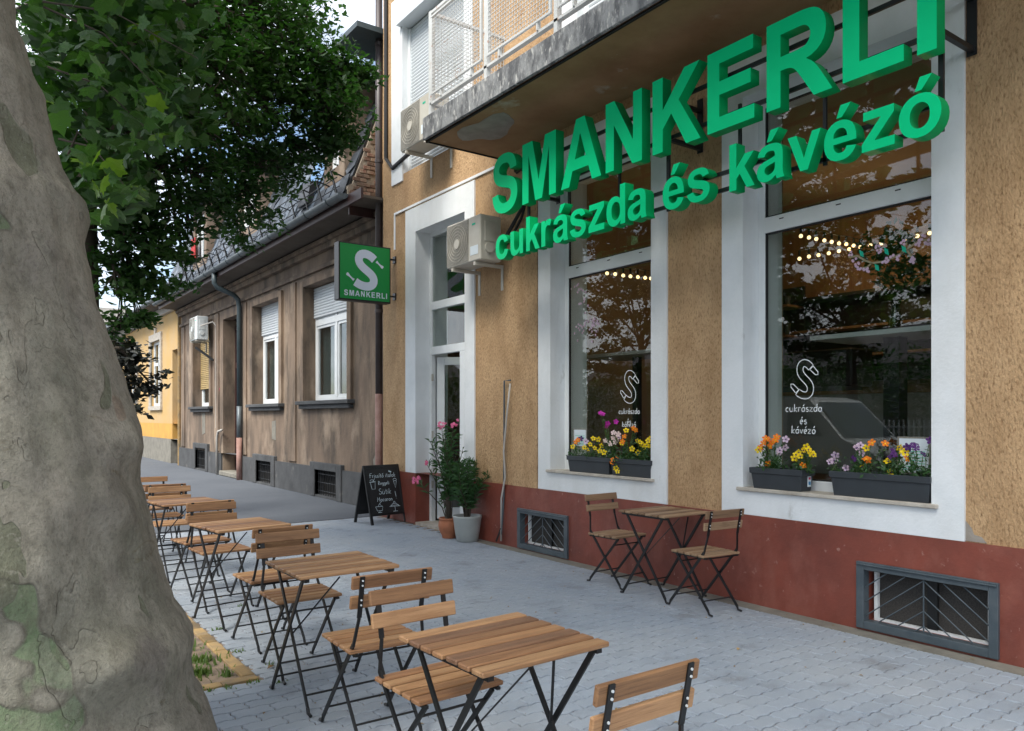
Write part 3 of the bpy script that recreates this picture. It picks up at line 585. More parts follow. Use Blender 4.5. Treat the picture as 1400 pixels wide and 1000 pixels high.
for y1_, y0_ in zip(posts, posts[1:]):
    if y1_ < 1: break
    f = MB(); X = BX0 + .03
    for z in (5.02, 5.86): f.bar((X, y0_ + .05, z), (X, y1_ - .05, z), .025, .018)
    for yy in (y0_ + .06, y1_ - .06): f.box(X - .01, X + .01, yy - .012, yy + .012, 5.02, 5.86)
    for yy in (y0_ + .25, y1_ - .25): f.box(X - .008, X + .03, yy - .01, yy + .01, 4.94, 5.02)
    pf = obj('panel_frame', f, m_rail, rail)
    wm = MB(); k = y0_ + .09
    while k < y1_ - .08: wm.bar((X, k, 5.03), (X, k, 5.85), .0045, .0045); k += .042
    z = 5.06
    while z < 5.85: wm.bar((X - .004, y0_ + .06, z), (X - .004, y1_ - .06, z), .0045, .0045); z += .042
    tag(obj('wire_mesh', wm, m_rail, rail), kind='stuff')
wm = MB(); Y = BY1 - .1; x = BX0 + .1
while x < WX: wm.bar((x, Y, 4.95), (x, Y, 5.92), .0045, .0045); x += .042
z = 5.0
while z < 5.9: wm.bar((BX0 + .08, Y, z), (WX, Y, z), .0045, .0045); z += .042
tag(obj('wire_mesh', wm, m_rail, rail), kind='stuff')
# upper openings with roller shutters
def upper(h, y0, y1):
    a, b, c, d = h; m_ = MB().box(WX - .02, WX + .2, b - .002, y1, c - .1, d + .25).box(WX - .02, WX + .2, y0, a + .002, c - .1, d + .25).box(WX - .02, WX + .2, a, b, d, d + .25)
    cp('window_surround', m_, m_white)
    cp('shutter_guide', MB().box(WX + .08, WX + .12, b - .05, b, c, 7.1).box(WX + .08, WX + .12, a, a + .05, c, 7.1), m_pvc)
    cp('shutter_box', MB().prism([(WX - .10, a - .04, 7.12), (WX + .12, a - .04, 7.12), (WX + .12, a - .04, 7.40), (WX - .02, a - .04, 7.40), (WX - .10, a - .04, 7.32)], (0, b - a + .08, 0)), m_shut, bevel=.004)
    sm = MB().prism([(0, 0, 0), (0, 0, .045), (-.010, 0, .036), (-.012, 0, .020), (-.006, 0, .004)], (0, b - a - .1, 0)).mesh('shutter_slat', m_shut)
    sh = cp('roller_shutter', MB().box(WX + .112, WX + .118, a + .05, b - .05, c, 7.12), m_iblk)
    z = c
    while z < 7.1: link('shutter_slat', sm, sh, (WX + .11, a + .05, z)); z += .048
upper(U_1, 8.06, 10.26); upper(U_2, 4.3, 6.3)
cp('upper_dark_room', MB().box(WX + .25, WX + .3, .5, 10.4, 4.85, 7.4), m_dark)
# interior room and stair hall
cp('room_back_wall', MB().box(9.3, 9.35, .0, 7.9, .5, 4.4), m_iwood); cp('room_side_wall', MB().box(5.67, 9.3, 7.75, 7.85, 0, 4.4).box(5.67, 9.3, -.6, -.5, 0, 4.4), m_iwall)
cp('room_floor', MB().box(5.66, 9.3, -.5, 7.75, .75, .85), m_ifloor); cp('room_ceiling', MB().box(5.66, 9.3, -.5, 10.5, 4.35, 4.4), m_iwall)
cp('inner_wall', wall_panel(MB(), 5.665, -.5, 10.5, 0, 4.4, [H_D, H_1, H_2, H_0], .01), m_iwall)
cp('hall_back_wall', MB().box(7.6, 7.65, 7.9, 10.5, 0, 4.4).box(5.67, 7.6, 10.45, 10.5, 0, 4.4), m_iwood); cp('hall_floor', MB().box(5.66, 7.6, 7.86, 10.45, -.04, .03), m_ifloor)
hs = cp('hall_shelf', MB().box(7.3, 7.6, 8.2, 10.3, 1.15, 1.18).box(7.3, 7.6, 8.2, 10.3, 1.6, 1.63).box(7.3, 7.6, 8.2, 10.3, 2.05, 2.08), m_iwood)
# reveal lining inside, seen through the glass as a pale band
# trim duct over the door
cp('cable_duct', MB().box(WX - .02, WX + .001, 7.5, 10.18, 4.455, 4.485).box(WX - .02, WX + .001, 10.155, 10.18, 3.95, 4.455), m_pvc)

# facade fittings
def ac_unit(loc, label, casing, rz=0, w_=.74, h_=.52, d_=.29, rust=False):
    t = thing('air_conditioner', label, 'air conditioner', loc, rz, 'air conditioner outdoor units on the house fronts')
    # local: front faces -x, width along y, z up; origin at the lower front centre
    obj('casing', MB().box(0, d_, -w_ / 2, w_ / 2, 0, h_), casing, t, bevel=.012)
    obj('fan_grille', MB().tube([(-.004, w_ * .17, h_ / 2), (.006, w_ * .17, h_ / 2)], h_ * .45, 28).box(-.003, .004, w_ * .17 - h_ * .46, w_ * .17 + h_ * .46, .02, h_ - .02), m_acg, t)
    gr = MB()
    for k in range(1, 7):
        rr = h_ * .45 * k / 6.5; gr.tube([(-.008, w_ * .17 + rr * math.cos(a_), h_ / 2 + rr * math.sin(a_)) for a_ in np.linspace(0, 6.283, 25)], .0025, 4, False)
    obj('grille_rings', gr, casing, t); obj('fan_hub', MB().tube([(-.012, w_ * .17, h_ / 2), (.0, w_ * .17, h_ / 2)], h_ * .11, 20), casing, t)
    obj('panel_seam', MB().box(-.004, .002, -w_ * .16, -w_ * .152, .01, h_ - .01), m_acg, t)
    obj('service_cover', MB().box(.06, .2, -w_ / 2 - .008, -w_ / 2 + .001, h_ * .42, h_ * .86), casing, t, bevel=.003)
    obj('valve_cover', MB().tube([(.12, -w_ / 2 - .02, h_ * .28), (.12, -w_ / 2 + .01, h_ * .28)], .06, 14), casing, t)
    obj('maker_badge', MB().box(-.003, .001, -w_ * .36, -w_ * .27, h_ * .80, h_ * .84), m_teal, t); obj('data_sticker', MB().box(-.003, .001, -w_ * .44, -w_ * .22, h_ * .14, h_ * .34), m_paper, t)
    for y in (-w_ * .33, w_ * .33): obj('bracket', MB().prism([(0, y - .02, -.008), (0, y - .02, -.045), (.385, y - .02, -.045), (.385, y - .02, -.30), (.415, y - .02, -.30), (.415, y - .02, -.008)], (0, .04, 0)), m_acw, t)
    return t
ac1 = ac_unit((4.765, 7.66, 3.285), 'beige air conditioner beside the cafe door, below the S of the green letters', m_acw)
obj('cable', MB().tube([(.2, -.4, .12), (.25, -.45, .2), (.3, -.62, .42), (.37, -.72, .62), (.37, -.74, .95), (.36, -.66, 1.02), (.33, -.60, .98)], .022, 8).tube([(.2, -.4, .10), (.3, -.5, .2), (.36, -.66, .45), (.385, -.78, .7), (.385, -.78, 1.0)], .016, 8), m_cable, ac1, smooth=True)
ac_unit((4.76, 8.83, 5.03), 'beige air conditioner mounted high beside the balcony corner', m_acw, w_=.78, h_=.56)
ac_unit((5.02, 21.75, 3.55), 'white air conditioner above the yellow shuttered window of the brown house', m_acw2, w_=.8, h_=.62)

cond = thing('wall_conduit', 'dark conduit and pale loose hose running down the wall left of the first window', 'pipe', (WX, 7.3, 0))
def wc(n, mb, m, par=cond, **k):
    o = obj(n, mb, m, par, **k); o.location = -Vector(par.location); return o
wc('conduit', MB().tube([(5.125, 7.205, 1.92), (5.125, 7.33, 1.92), (5.125, 7.34, .55), (5.10, 7.36, .1)], .010, 8), m_steelgrey)
wc('hose', MB().tube([(5.11, 7.19, 1.88), (5.11, 7.26, 1.5), (5.11, 7.32, 1.1), (5.11, 7.29, .8), (5.105, 7.36, .55), (5.10, 7.36, .05)], .011, 8), m_hose, smooth=True)
wc('loose_end', MB().tube([(5.10, 7.36, .2), (5.08, 7.43, .04)], .012, 6), m_cable)
dp = thing('downpipe', 'brown cafe downpipe with a pale lower section at the corner between the two houses', 'downpipe', (5.2, 10.8, 0))
wc('pipe', MB().tube([(5.2, 10.8, 1.85), (5.2, 10.8, 9.5)], .055, 14), m_brown, dp, smooth=True); wc('lower_pipe', MB().tube([(5.2, 10.8, 0), (5.2, 10.8, 1.85)], .058, 14), m_rust, dp, smooth=True)
for z in (3.1, 5.4, 7.2): wc('joint_collar', MB().tube([(5.2, 10.8, z), (5.2, 10.8, z + .05)], .064, 14), m_brown, dp)
ep = thing('electric_conduit', 'black cable conduit clipped high on the cafe wall next to the brown downpipe', 'conduit', (WX, 10.3, 5))
wc('conduit', MB().tube([(5.13, 10.42, 8.0), (5.13, 10.42, 5.35), (5.13, 10.2, 5.15), (5.13, 9.5, 5.25)], .03, 8), m_cable, ep)

# ------------------------------------------------------------------ big green lettering
LX = 4.62; LD = .10
sg = thing('lettering_sign', 'big green three-dimensional lettering SMANKERLI cukrászda és kávézó hung under the balcony', 'sign', (LX, 4.5, 3.6))
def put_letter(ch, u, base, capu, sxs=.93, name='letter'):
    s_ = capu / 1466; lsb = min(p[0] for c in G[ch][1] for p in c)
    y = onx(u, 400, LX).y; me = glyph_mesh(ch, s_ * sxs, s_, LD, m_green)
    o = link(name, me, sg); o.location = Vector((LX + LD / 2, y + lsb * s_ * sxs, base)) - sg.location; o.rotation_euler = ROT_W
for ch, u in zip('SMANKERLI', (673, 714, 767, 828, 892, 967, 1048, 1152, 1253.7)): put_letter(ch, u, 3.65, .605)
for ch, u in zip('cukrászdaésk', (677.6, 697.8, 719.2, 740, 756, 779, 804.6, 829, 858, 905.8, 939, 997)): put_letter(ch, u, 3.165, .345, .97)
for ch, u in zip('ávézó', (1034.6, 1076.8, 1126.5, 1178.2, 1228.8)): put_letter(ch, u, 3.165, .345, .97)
fr = MB(); X = LX + LD + .02
for z in (3.80, 4.10, 3.24, 3.37): fr.box(X, X + .02, 2.26, 6.6, z - .015, z + .015)
for y in (2.24, 4.42, 6.35):
    for z in (3.80, 4.12): fr.box(X, WX - .02, y - .016, y + .016, z - .02, z + .012)
    fr.box(WX - .025, WX - .018, y - .03, y + .03, 3.76, 4.22); fr.box(X, X + .02, y - .015, y + .015, 3.2, 4.12)
for y in (3.0, 3.7, 5.0, 5.7): fr.box(X, X + .018, y - .012, y + .012, 3.2, 3.85)
o = obj('frame', fr, m_black, sg); o.location = -sg.location
# hanging square sign
sq = thing('projecting_sign', 'square green SMANKERLI box sign with a white S, projecting from the wall by the corner', 'sign', (4.25, 10.1, 3.14))
obj('box', MB().box(0, .80, 0, .16, 0, .81), m_black, sq, bevel=.004)
obj('face', MB().box(.02, .78, -.004, .0, .02, .79), m_sgreen, sq)
for z in (.66, .12): obj('bracket', MB().bar((.8, .08, z), (.90, .08, z), .03, .02).box(.89, .91, .04, .12, z - .05, z + .05), m_black, sq)
x = .075
for ch in 'SMANKERLI':
    s_ = .078 / 1466; wd = G[ch][0] * s_ * .96; link('letter', glyph_mesh(ch, s_ * .90, s_, .004, m_sface), sq, (x, -.006, .062), ROT_S); x += wd + .006
def ribbon(pts, w_):
    P = [Vector((*p, 0)) for p in pts]; lft = []; rgt = []
    for i, p in enumerate(P):
        d = (P[min(i + 1, len(P) - 1)] - P[max(i - 1, 0)]).normalized(); n = Vector((-d.y, d.x, 0)); ww = w_[i] if isinstance(w_, list) else w_
        lft.append(p + n * ww / 2); rgt.append(p - n * ww / 2)
    return [(q.x, q.y) for q in lft + rgt[::-1]]
def bez(p, n=8):
    out = []; q = [Vector(a) for a in p]
    for i in range(0, len(q) - 1, 3):
        for k in range(n):
            t = k / n; out.append(tuple(q[i] * (1 - t) ** 3 + q[i + 1] * 3 * t * (1 - t) ** 2 + q[i + 2] * 3 * t * t * (1 - t) + q[i + 3] * t ** 3))
    out.append(tuple(q[-1])); return out
SC = bez([(.54, .585), (.42, .70), (.28, .66), (.30, .545), (.32, .44), (.52, .40), (.53, .295), (.54, .17), (.36, .165), (.245, .245)], 10)
SC = [(x_ + .0, y_ + .02) for x_, y_ in SC]
link('emblem', poly_mesh('emblem', [ribbon(SC, .118)], .004, m_sface), sq, (0, -.0062, 0), ROT_S)
link('emblem_handle', poly_mesh('emblem_handle', [ribbon([(.57, .585), (.60, .56), (.63, .535), (.66, .515), (.675, .505)], [.04, .022, .024, .045, .035])], .004, m_sface), sq, (0, -.0062, .0), ROT_S)
link('emblem_handle', poly_mesh('emblem_handle', [ribbon([(.225, .285), (.19, .31), (.16, .335), (.13, .36), (.115, .37)], [.04, .022, .024, .045, .035])], .004, m_sface), sq, (0, -.0062, .0), ROT_S)

# single-stroke handwriting
def arc(cx, cy, rx, ry, a0, a1, n=8): return [(cx + rx * math.cos(R(a0 + (a1 - a0) * k / n)), cy + ry * math.sin(R(a0 + (a1 - a0) * k / n))) for k in range(n + 1)]
HW = {
 'c': (.5, [arc(.28, .25, .2, .25, 50, 310)]), 'u': (.55, [[(.06, .5), (.06, .2)] + arc(.24, .2, .18, .2, 180, 350, 5) + [(.43, .5), (.44, 0)]]),
 'k': (.5, [[(.08, 0), (.08, .9)], [(.42, .5), (.1, .22), (.44, 0)]]), 'r': (.4, [[(.08, 0), (.08, .5)], arc(.24, .3, .16, .2, 170, 50, 5)]),
 'a': (.52, [arc(.25, .25, .19, .25, 40, 340), [(.44, .5), (.45, 0)]]), 's': (.42, [arc(.22, .375, .14, .12, 40, 270, 6) + arc(.22, .125, .15, .13, 90, -150, 6)]),
 'z': (.48, [[(.06, .5), (.42, .5), (.05, 0), (.44, .02)]]), 'd': (.54, [arc(.25, .25, .19, .25, 40, 340), [(.45, .9), (.46, 0)]]),
 'e': (.48, [[(.08, .26), (.42, .28)] + arc(.25, .25, .18, .25, 20, 300, 8)]), 'v': (.46, [[(.04, .5), (.22, 0), (.42, .5)]]), 'o': (.52, [arc(.26, .25, .2, .25, 90, 450, 10)]),
 'i': (.2, [[(.1, .5), (.1, 0)], [(.1, .65), (.11, .7)]]), 't': (.38, [[(.18, .8), (.18, .1), (.26, 0), (.34, .04)], [(.04, .5), (.34, .52)]]), 'l': (.24, [[(.1, .9), (.1, .06), (.2, 0)]]),
 'g': (.52, [arc(.25, .25, .18, .25, 40, 340), [(.43, .5), (.44, -.2), (.25, -.35), (.08, -.22)]]), 'n': (.52, [[(.08, 0), (.08, .5)], arc(.25, .3, .17, .2, 180, 0, 5) + [(.42, 0)]]),
 'F': (.6, [[(.12, 0), (.14, .95), (.58, 1.0)], [(.0, .55), (.5, .6)]]), 'R': (.6, [[(.1, 0), (.1, .95)] + arc(.12, .7, .32, .25, 90, -90, 6) + [(.5, 0)]]), 'S': (.6, [arc(.32, .72, .22, .22, 40, 260, 7) + arc(.3, .25, .24, .25, 80, -160, 7)]),
 'M': (.8, [[(.08, 0), (.14, .95), (.38, .3), (.64, .95), (.7, 0)]]), ' ': (.3, [])}
for k_, b_ in (('á', 'a'), ('é', 'e'), ('ó', 'o'), ('í', 'i')): HW[k_] = (HW[b_][0], [s for s in HW[b_][1] if not (b_ == 'i' and s[0][1] > .6)] + [[(HW[b_][0] * .45, .66), (HW[b_][0] * .45 + .13, .86)]])
HW['ő'] = (.52, HW['o'][1] + [[(.16, .64), (.26, .84)], [(.32, .64), (.42, .84)]]); HW['ü'] = (.55, HW['u'][1] + [[(.14, .66), (.15, .7)], [(.34, .66), (.35, .7)]])
def strokes_mesh(name, strokes, wd, m, th=.001):
    mb = MB()
    for s in strokes:
        if len(s) < 2: continue
        rb = ribbon(s, wd); n = len(s)
        for i in range(n - 1):
            a, b, c, d = rb[i], rb[i + 1], rb[2 * n - 2 - i], rb[2 * n - 1 - i]
            mb.prism([(a[0], a[1], 0), (b[0], b[1], 0), (c[0], c[1], 0), (d[0], d[1], 0)], (0, 0, th))
    return mb.mesh(name, m)
def write(text, size, wob=0):
    out = []; x = 0
    for ch in text:
        adv, ss = HW[ch]
        for s in ss: out.append([((x + p[0] + p[1] * wob) * size, p[1] * size) for p in s])
        x += adv + .06
    return out, x * size
def centred(text, size, cx, cy, wob=0):
    ss, wd = write(text, size, wob); return [[(p[0] + cx - wd / 2, p[1] + cy) for p in s] for s in ss]
def emblem_outline(cx, cy, s):
    sx = s * .72; c = [((x_ - .4) * sx + cx, (y_ - .42) * s + cy) for x_, y_ in SC]; ol = ribbon(c, .10 * s); n = len(c)
    out = [ol + [ol[0]]]
    for (px, py, qx, qy) in ((.555, .60, .665, .52), (.235, .275, .12, .36)):
        p = Vector(((px - .4) * sx + cx, (py - .42) * s + cy)); q = Vector(((qx - .4) * sx + cx, (qy - .42) * s + cy)); d = (q - p).normalized(); nn = Vector((-d.y, d.x)) * .035 * s
        out.append([tuple(p + nn), tuple(q + nn * .8), tuple(q + d * .03 * s), tuple(q - nn * .8), tuple(p - nn), tuple(p + nn)])
    return out
def window_decal(uc, v_s, v1, v2, v3, label, sz, ems):
    X = FX + .028
    c = onx(uc, v_s, X); t = thing('window_writing', label, 'window lettering', (X, c.y, c.z))
    ss = emblem_outline(0, 0, ems); link('emblem', strokes_mesh('emblem', ss, .007, m_decal), t, (0, 0, 0), ROT_W)
    for txt, v in (('cukrászda', v1), ('és', v2), ('kávézó', v3)):
        z = onx(uc, v, X).z - c.z; link('written_line', strokes_mesh('written_line', centred(txt, sz, -.01, z, .06), .0065, m_decal), t, (0, 0, 0), ROT_W)
window_decal(1100, 521, 563, 580, 593, 'white outlined S emblem and handwriting on the glass of the right-hand window', .066, .55)
window_decal(861, 531, 566, 580, 584, 'white outlined S emblem and handwriting on the glass of the left window, behind the flowers', .060, .58)
# blossom branch sticker on the right window
bs = thing('window_sticker', 'blossom branch sticker with pink flowers and green leaves across the right-hand window', 'window sticker', (FX + .028, 3, 2.9))
def P2(u, v): p = onx(u, v, FX + .028); return (-(p.y - 3), p.z - 2.9)
br_ = [P2(*q) for q in ((1160, 352), (1172, 350), (1182, 356), (1192, 360), (1207, 358), (1222, 352), (1232, 347), (1242, 340), (1252, 332), (1262, 328), (1273, 330))]
link('branch', strokes_mesh('branch', [br_, [P2(1192, 360), P2(1185, 366), P2(1178, 367)], [P2(1240, 342), P2(1247, 352)], [P2(1232, 347), P2(1240, 332)]], .014, mat('sticker_branch', (.30, .27, .16), .8)), bs, (0, 0, 0), ROT_W)
lv = []; fw = []
for u, v in ((1178, 347), (1212, 344), (1236, 341), (1199, 366)):
    x_, y_ = P2(u, v); lv.append([(x_ - .018, y_ + .03), (x_ + .012, y_ + .012), (x_ + .018, y_ - .03), (x_ - .012, y_ - .012)])
for u, v in ((1163, 347), (1168, 355), (1172, 362), (1183, 367), (1188, 369), (1200, 338), (1202, 343), (1209, 360), (1212, 356), (1229, 353), (1246, 355), (1255, 334), (1258, 331), (1268, 331), (1272, 336), (1235, 332), (1248, 357), (1262, 325), (1219, 349), (1175, 366)):
    x_, y_ = P2(u, v)
    for k in range(4):
        a_ = random.uniform(0, 6.28); q = (x_ + .014 * math.cos(a_), y_ + .014 * math.sin(a_)); fw.append([(q[0] + .011 * math.cos(t), q[1] + .011 * math.sin(t)) for t in np.linspace(0, 6.28, 7)[:-1]])
def flat_polys(name, polys, m, th=.001):
    mb = MB()
    for k, p in enumerate(polys): mb.prism([(a, b, k * .00003) for a, b in p], (0, 0, th))
    return mb.mesh(name, m)
link('leaves', flat_polys('leaves', lv, m_teal), bs, (0, 0, 0), ROT_W); link('blossoms', flat_polys('blossoms', fw, m_lil), bs, (0, 0, 0), ROT_W)
bs2 = thing('window_sticker', 'spray of small pale blossom stickers at the left edge of the left window', 'window sticker', (FX + .028, 6.2, 2.4))
fw = []
for cu, cv, n_ in ((790, 392, 6), (797, 400, 5), (802, 411, 6), (813, 442, 14), (800, 447, 10), (792, 455, 8), (810, 455, 6)):
    for k in range(n_):
        p = onx(cu + random.gauss(0, 5), cv + random.gauss(0, 5), FX + .028); q = (-(p.y - 6.2), p.z - 2.4); fw.append([(q[0] + .013 * math.cos(t), q[1] + .013 * math.sin(t)) for t in np.linspace(0, 6.28, 7)[:-1]])
link('blossoms', flat_polys('blossoms', fw, m_lil), bs2, (0, 0, 0), ROT_W)
def notice(u0, u1, v0, v1, X, lab):
    a = onx(u0, v0, X); b = onx(u1, v1, X); t = thing('paper_notice', lab, 'notice', (X, b.y, b.z)); w_ = a.y - b.y; h_ = a.z - b.z
    obj('sheet', MB().box(0, .002, 0, w_, 0, h_), m_paper, t)
    obj('border', MB().box(-.001, .0, 0, w_, 0, .012).box(-.001, 0, 0, w_, h_ - .012, h_).box(-.001, 0, 0, .012, .012, h_ - .012).box(-.001, 0, w_ - .012, w_, .012, h_ - .012), m_acg, t)
    ln = MB()
    for k in range(7): ln.box(-.002, -.0005, w_ * .15, w_ * (.85 - .1 * (k % 3)), h_ * (.12 + .08 * k), h_ * (.12 + .08 * k) + .004)
    obj('text_lines', ln, m_teal, t)
    return t
tn = notice(1227, 1272, 597, 650, FX + .02, 'pale notice standing in the lower right corner of the right-hand window')
ss, wd_ = write('Tere', .03) if False else ([], 0)
notice(784, 802, 586, 612, FX + .02, 'small pale notice in the lower left corner of the left window')

# ------------------------------------------------------------------ interior things
def hang_lights(pts, lab):
    t = thing('string_lights', lab, 'string lights', pts[0]); o0 = Vector(pts[0])
    P = [Vector(p) - o0 for p in pts]; obj('cord', MB().tube([p + Vector((0, 0, .09)) for p in P], .006, 5), m_cable, t)
    sm = MB().tube([(0, 0, .03), (0, 0, .09)], .014, 6).mesh('socket', m_cable); bm_ = MB().sphere((0, 0, 0), .021, 10, 6).mesh('bulb', m_bulb, 0, True)
    for p in P: link('bulb', bm_, t, p); link('socket', sm, t, p)
    pd = bpy.data.lights.new('bulb_glow', 'POINT'); pd.energy = 3.2; pd.color = (1, .62, .30); pd.shadow_soft_size = .15
    po_ = bpy.data.objects.new('bulb_glow', pd); C.objects.link(po_); po_.parent = t; po_.location = P[len(P) // 2] + Vector((.3, 0, -.12))
hang_lights([at(u, v, 8.2 + .12 * k) for k, (u, v) in enumerate([(1095, 323), (1106, 325), (1116, 327), (1127, 329), (1137, 331), (1147, 333), (1157, 334), (1167, 336), (1176, 338)])] , 'descending half of the upper string of lit bulbs behind the right-hand window')
hang_lights([at(u, v, 8.6 - .2 * k) for k, (u, v) in enumerate([(1190, 335.5), (1205, 333), (1221, 329), (1237, 327), (1254, 323), (1271, 319)])], 'rising string of lit bulbs at the right side of the right-hand window')
hang_lights([at(u, v, 8.6 + .1 * k) for k, (u, v) in enumerate([(1093, 354), (1106, 351), (1119, 349), (1133, 346.5), (1147, 343.5), (1161, 341)])], 'lower string of lit bulbs behind the right-hand window')
hang_lights([at(u, v, 8.6 + .1 * k) for k, (u, v) in enumerate([(819, 371), (830, 374), (841, 375), (852, 377), (862, 378), (872, 379), (882, 380), (890, 381)])], 'string of lit bulbs behind the left window')
t = thing('high_table', 'white topped high table with a dark post inside the right-hand window', 'table', (6.6, 3.5, .85))
obj('table_top', MB().box(-.35, .35, -.6, .6, 1.34, 1.38), m_iwhite, t); obj('post', MB().box(-.07, .07, -.07, .07, 0, 1.34), m_iblk, t); obj('base', MB().box(-.3, .3, -.3, .3, 0, .03), m_iblk, t)
t = thing('high_table', 'white topped high table with a thin post inside the left window', 'table', (6.7, 6.75, .85))
obj('table_top', MB().box(-.35, .35, -.6, .6, 1.38, 1.42), m_iwhite, t); obj('post', MB().box(-.04, .04, -.04, .04, 0, 1.38), m_iblk, t)
t = thing('service_counter', 'grey service counter deep inside the cafe behind the right-hand window', 'counter', (8.0, 4.6, .85))
obj('front_panel', MB().box(0, .6, -1.6, 1.6, 0, .9), m_igrey, t); obj('worktop', MB().box(-.04, .66, -1.65, 1.65, .9, .94), m_iwood, t)
t = thing('coffee_machine', 'black coffee machine on the service counter', 'coffee machine', (8.2, 5.3, 1.79))
obj('body', MB().box(0, .45, -.45, .45, .06, .5), m_iblk, t, bevel=.02); obj('cup_tray', MB().box(-.1, .3, -.4, .4, 0, .06), m_steelgrey, t); obj('spout', MB().tube([(-.05, -.15, .3), (-.05, -.15, .2)], .02, 8).tube([(-.05, .15, .3), (-.05, .15, .2)], .02, 8), m_steelgrey, t)
t = thing('wall_cabinet', 'black open wall unit against the back wall of the cafe', 'cabinet', (8.95, 5.0, 1.95))
obj('carcass', MB().box(.28, .33, -1.2, 1.4, 0, 1.1).box(0, .28, -1.2, -1.16, 0, 1.1).box(0, .28, 1.36, 1.4, 0, 1.1).box(0, .28, -1.16, 1.36, 1.06, 1.1), m_iblk, t)
for z in (.3, .65): obj('shelf', MB().box(.02, .28, -1.16, 1.36, z, z + .03), m_iwood, t)
for nm, lab, loc, sz in (('shelf_unit', 'dark shelving unit with bottles behind the left window', (8.8, 6.1, .85), (0.4, 1.6, 2.4)),):
    t = thing(nm, lab, 'shelves', loc); obj('back_panel', MB().box(.36, .4, 0, sz[1], 0, sz[2]), m_iblk, t)
    for k in range(6): obj('shelf', MB().box(0, .36, 0, sz[1], .4 * k + .1, .4 * k + .13), m_iwood, t)
    bt = MB()
    for k in range(6):
        for j in range(11): bt.tube([(.15, .1 + .14 * j, .4 * k + .13), (.15, .1 + .14 * j, .4 * k + .13 + random.uniform(.12, .24))], .035, 8)
    obj('bottles', bt, m_zinc2, t)
def leafcloud(mb, c, r, n, size, flat_=.6):
    for k in range(n):
        while True:
            p = Vector((random.uniform(-1, 1), random.uniform(-1, 1), random.uniform(-1, 1)))
            if p.length < 1: break
        p = Vector(c) + Vector((p.x * r[0], p.y * r[1], p.z * r[2])); leaf4(mb, p, size * random.uniform(.7, 1.3), flat_)
def leaf4(mb, p, s, flat_=.6):
    d = Vector((random.gauss(0, 1), random.gauss(0, 1), random.gauss(0, flat_) - .25)).normalized(); a = d.orthogonal().normalized(); q = random.uniform(0, 6.28)
    a = (a * math.cos(q) + d.cross(a) * math.sin(q)) ; 
    if abs(a.z) > .8: a = d.cross(a)
    w_ = a * s * .28; n_ = d.cross(a) * s * .08
    mb.add([p - d * s * .5, p - w_ + n_, p + d * s * .5, p + w_ + n_], [(0, 1, 2), (0, 2, 3)])
t = thing('wall_cupboard', 'closed dark brown cupboard high at the left inside the right-hand window', 'cupboard', (7.2, 6.1, 2.2))
obj('carcass', MB().box(0, .4, -.5, .5, 0, .9), m_doorbr, t); obj('door', MB().box(-.02, 0, -.49, -.01, .01, .89).box(-.02, 0, .01, .49, .01, .89), m_doorbr, t)
t = thing('pendant_lamp', 'black pendant lamp with a wide dark shade inside the right-hand window', 'lamp', (7.0, 5.35, 2.05))
obj('shade', MB().lathe([(.24, 0), (.18, .07), (.06, .12), (.02, .14)], n=20), m_iblk, t); obj('cord', MB().tube([(0, 0, .14), (0, 0, .75)], .008, 5), m_steelgrey, t)
t = thing('flower_vase', 'glass vase of tall greenery standing on the white high table inside', 'vase', (6.6, 3.5, 2.23))
obj('vase', MB().lathe([(.0, 0), (.05, 0), (.06, .1), (.04, .22), (.055, .28), (.045, .28), (.03, .22), (.04, .05)], n=14), m_glassd, t, smooth=True)
lb = MB(); leafcloud(lb, (0, 0, .62), (.2, .2, .36), 420, .07); leafcloud(lb, (-.1, -.28, .5), (.1, .2, .14), 120, .07); leafcloud(lb, (0, .28, .75), (.1, .12, .2), 90, .06); obj('greenery', lb, m_olean, t)
# ------------------------------------------------------------------ brown house
HX = 5.44
hs_ = thing('brown_house', 'grimy brown single-storey house with steep slate roof and grey plinth next to the cafe', 'house', (HX, 18, 0))
def hp(name, mb, m, parent=None, **k):
    o = obj(name, mb, m, parent or hs_, **k)
    if parent is None: o.location = -hs_.location
    return o
WR = (12.45, 14.55, 1.80, 4.02); WM = (15.98, 17.8, 1.78, 4.02); DR = (18.95, 20.45, -.1, 4.0); WL = (21.6, 23.4, 1.78, 4.0)
BR = (12.89, 13.93, .04, .51); BM = (16.45, 17.5, .04, .52); BL = (21.95, 23.1, .04, .62)
hw = wall_panel(MB(), HX, 10.58, 25.1, .56, 4.82, [WR, WM, DR, WL], .24); hw.quad((HX, 25.1, 0), (12, 25.1, 0), (12, 25.1, 4.8), (HX, 25.1, 4.8)).quad((10.5, 10.6, 0), (10.5, 25.1, 0), (10.5, 25.1, 5.5), (10.5, 10.6, 5.5))
hp('wall', hw, m_hwall)
pil = MB()
for y in (10.72, 15.05, 18.35, 20.75, 24.55): pil.box(HX - .035, HX + .01, y, y + .42, .6, 4.2)
pil.box(HX - .05, HX + .01, 10.62, 25.1, 4.24, 4.32).box(HX - .10, HX + .01, 10.62, 25.1, 4.55, 4.66).box(HX - .16, HX + .01, 10.62, 25.1, 4.66, 4.74)
for h in (WR, WM, WL): pil.box(HX - .06, HX + .01, h[0] - .16, h[0], h[2] - .1, h[3] + .12).box(HX - .06, HX + .01, h[1], h[1] + .16, h[2] - .1, h[3] + .12).box(HX - .06, HX + .01, h[0], h[1], h[3], h[3] + .14)
hp('pilaster', pil, m_hwall, bevel=.006)
hpl = wall_panel(MB(), HX - .05, 10.6, 25.15, 0, .56, [BR, BM, DR, BL], .3); hpl.quad((HX - .05, 10.6, .56), (HX + .02, 10.6, .56), (HX + .02, 25.15, .56), (HX - .05, 25.15, .56))
hp('plinth', hpl, m_hplinth)
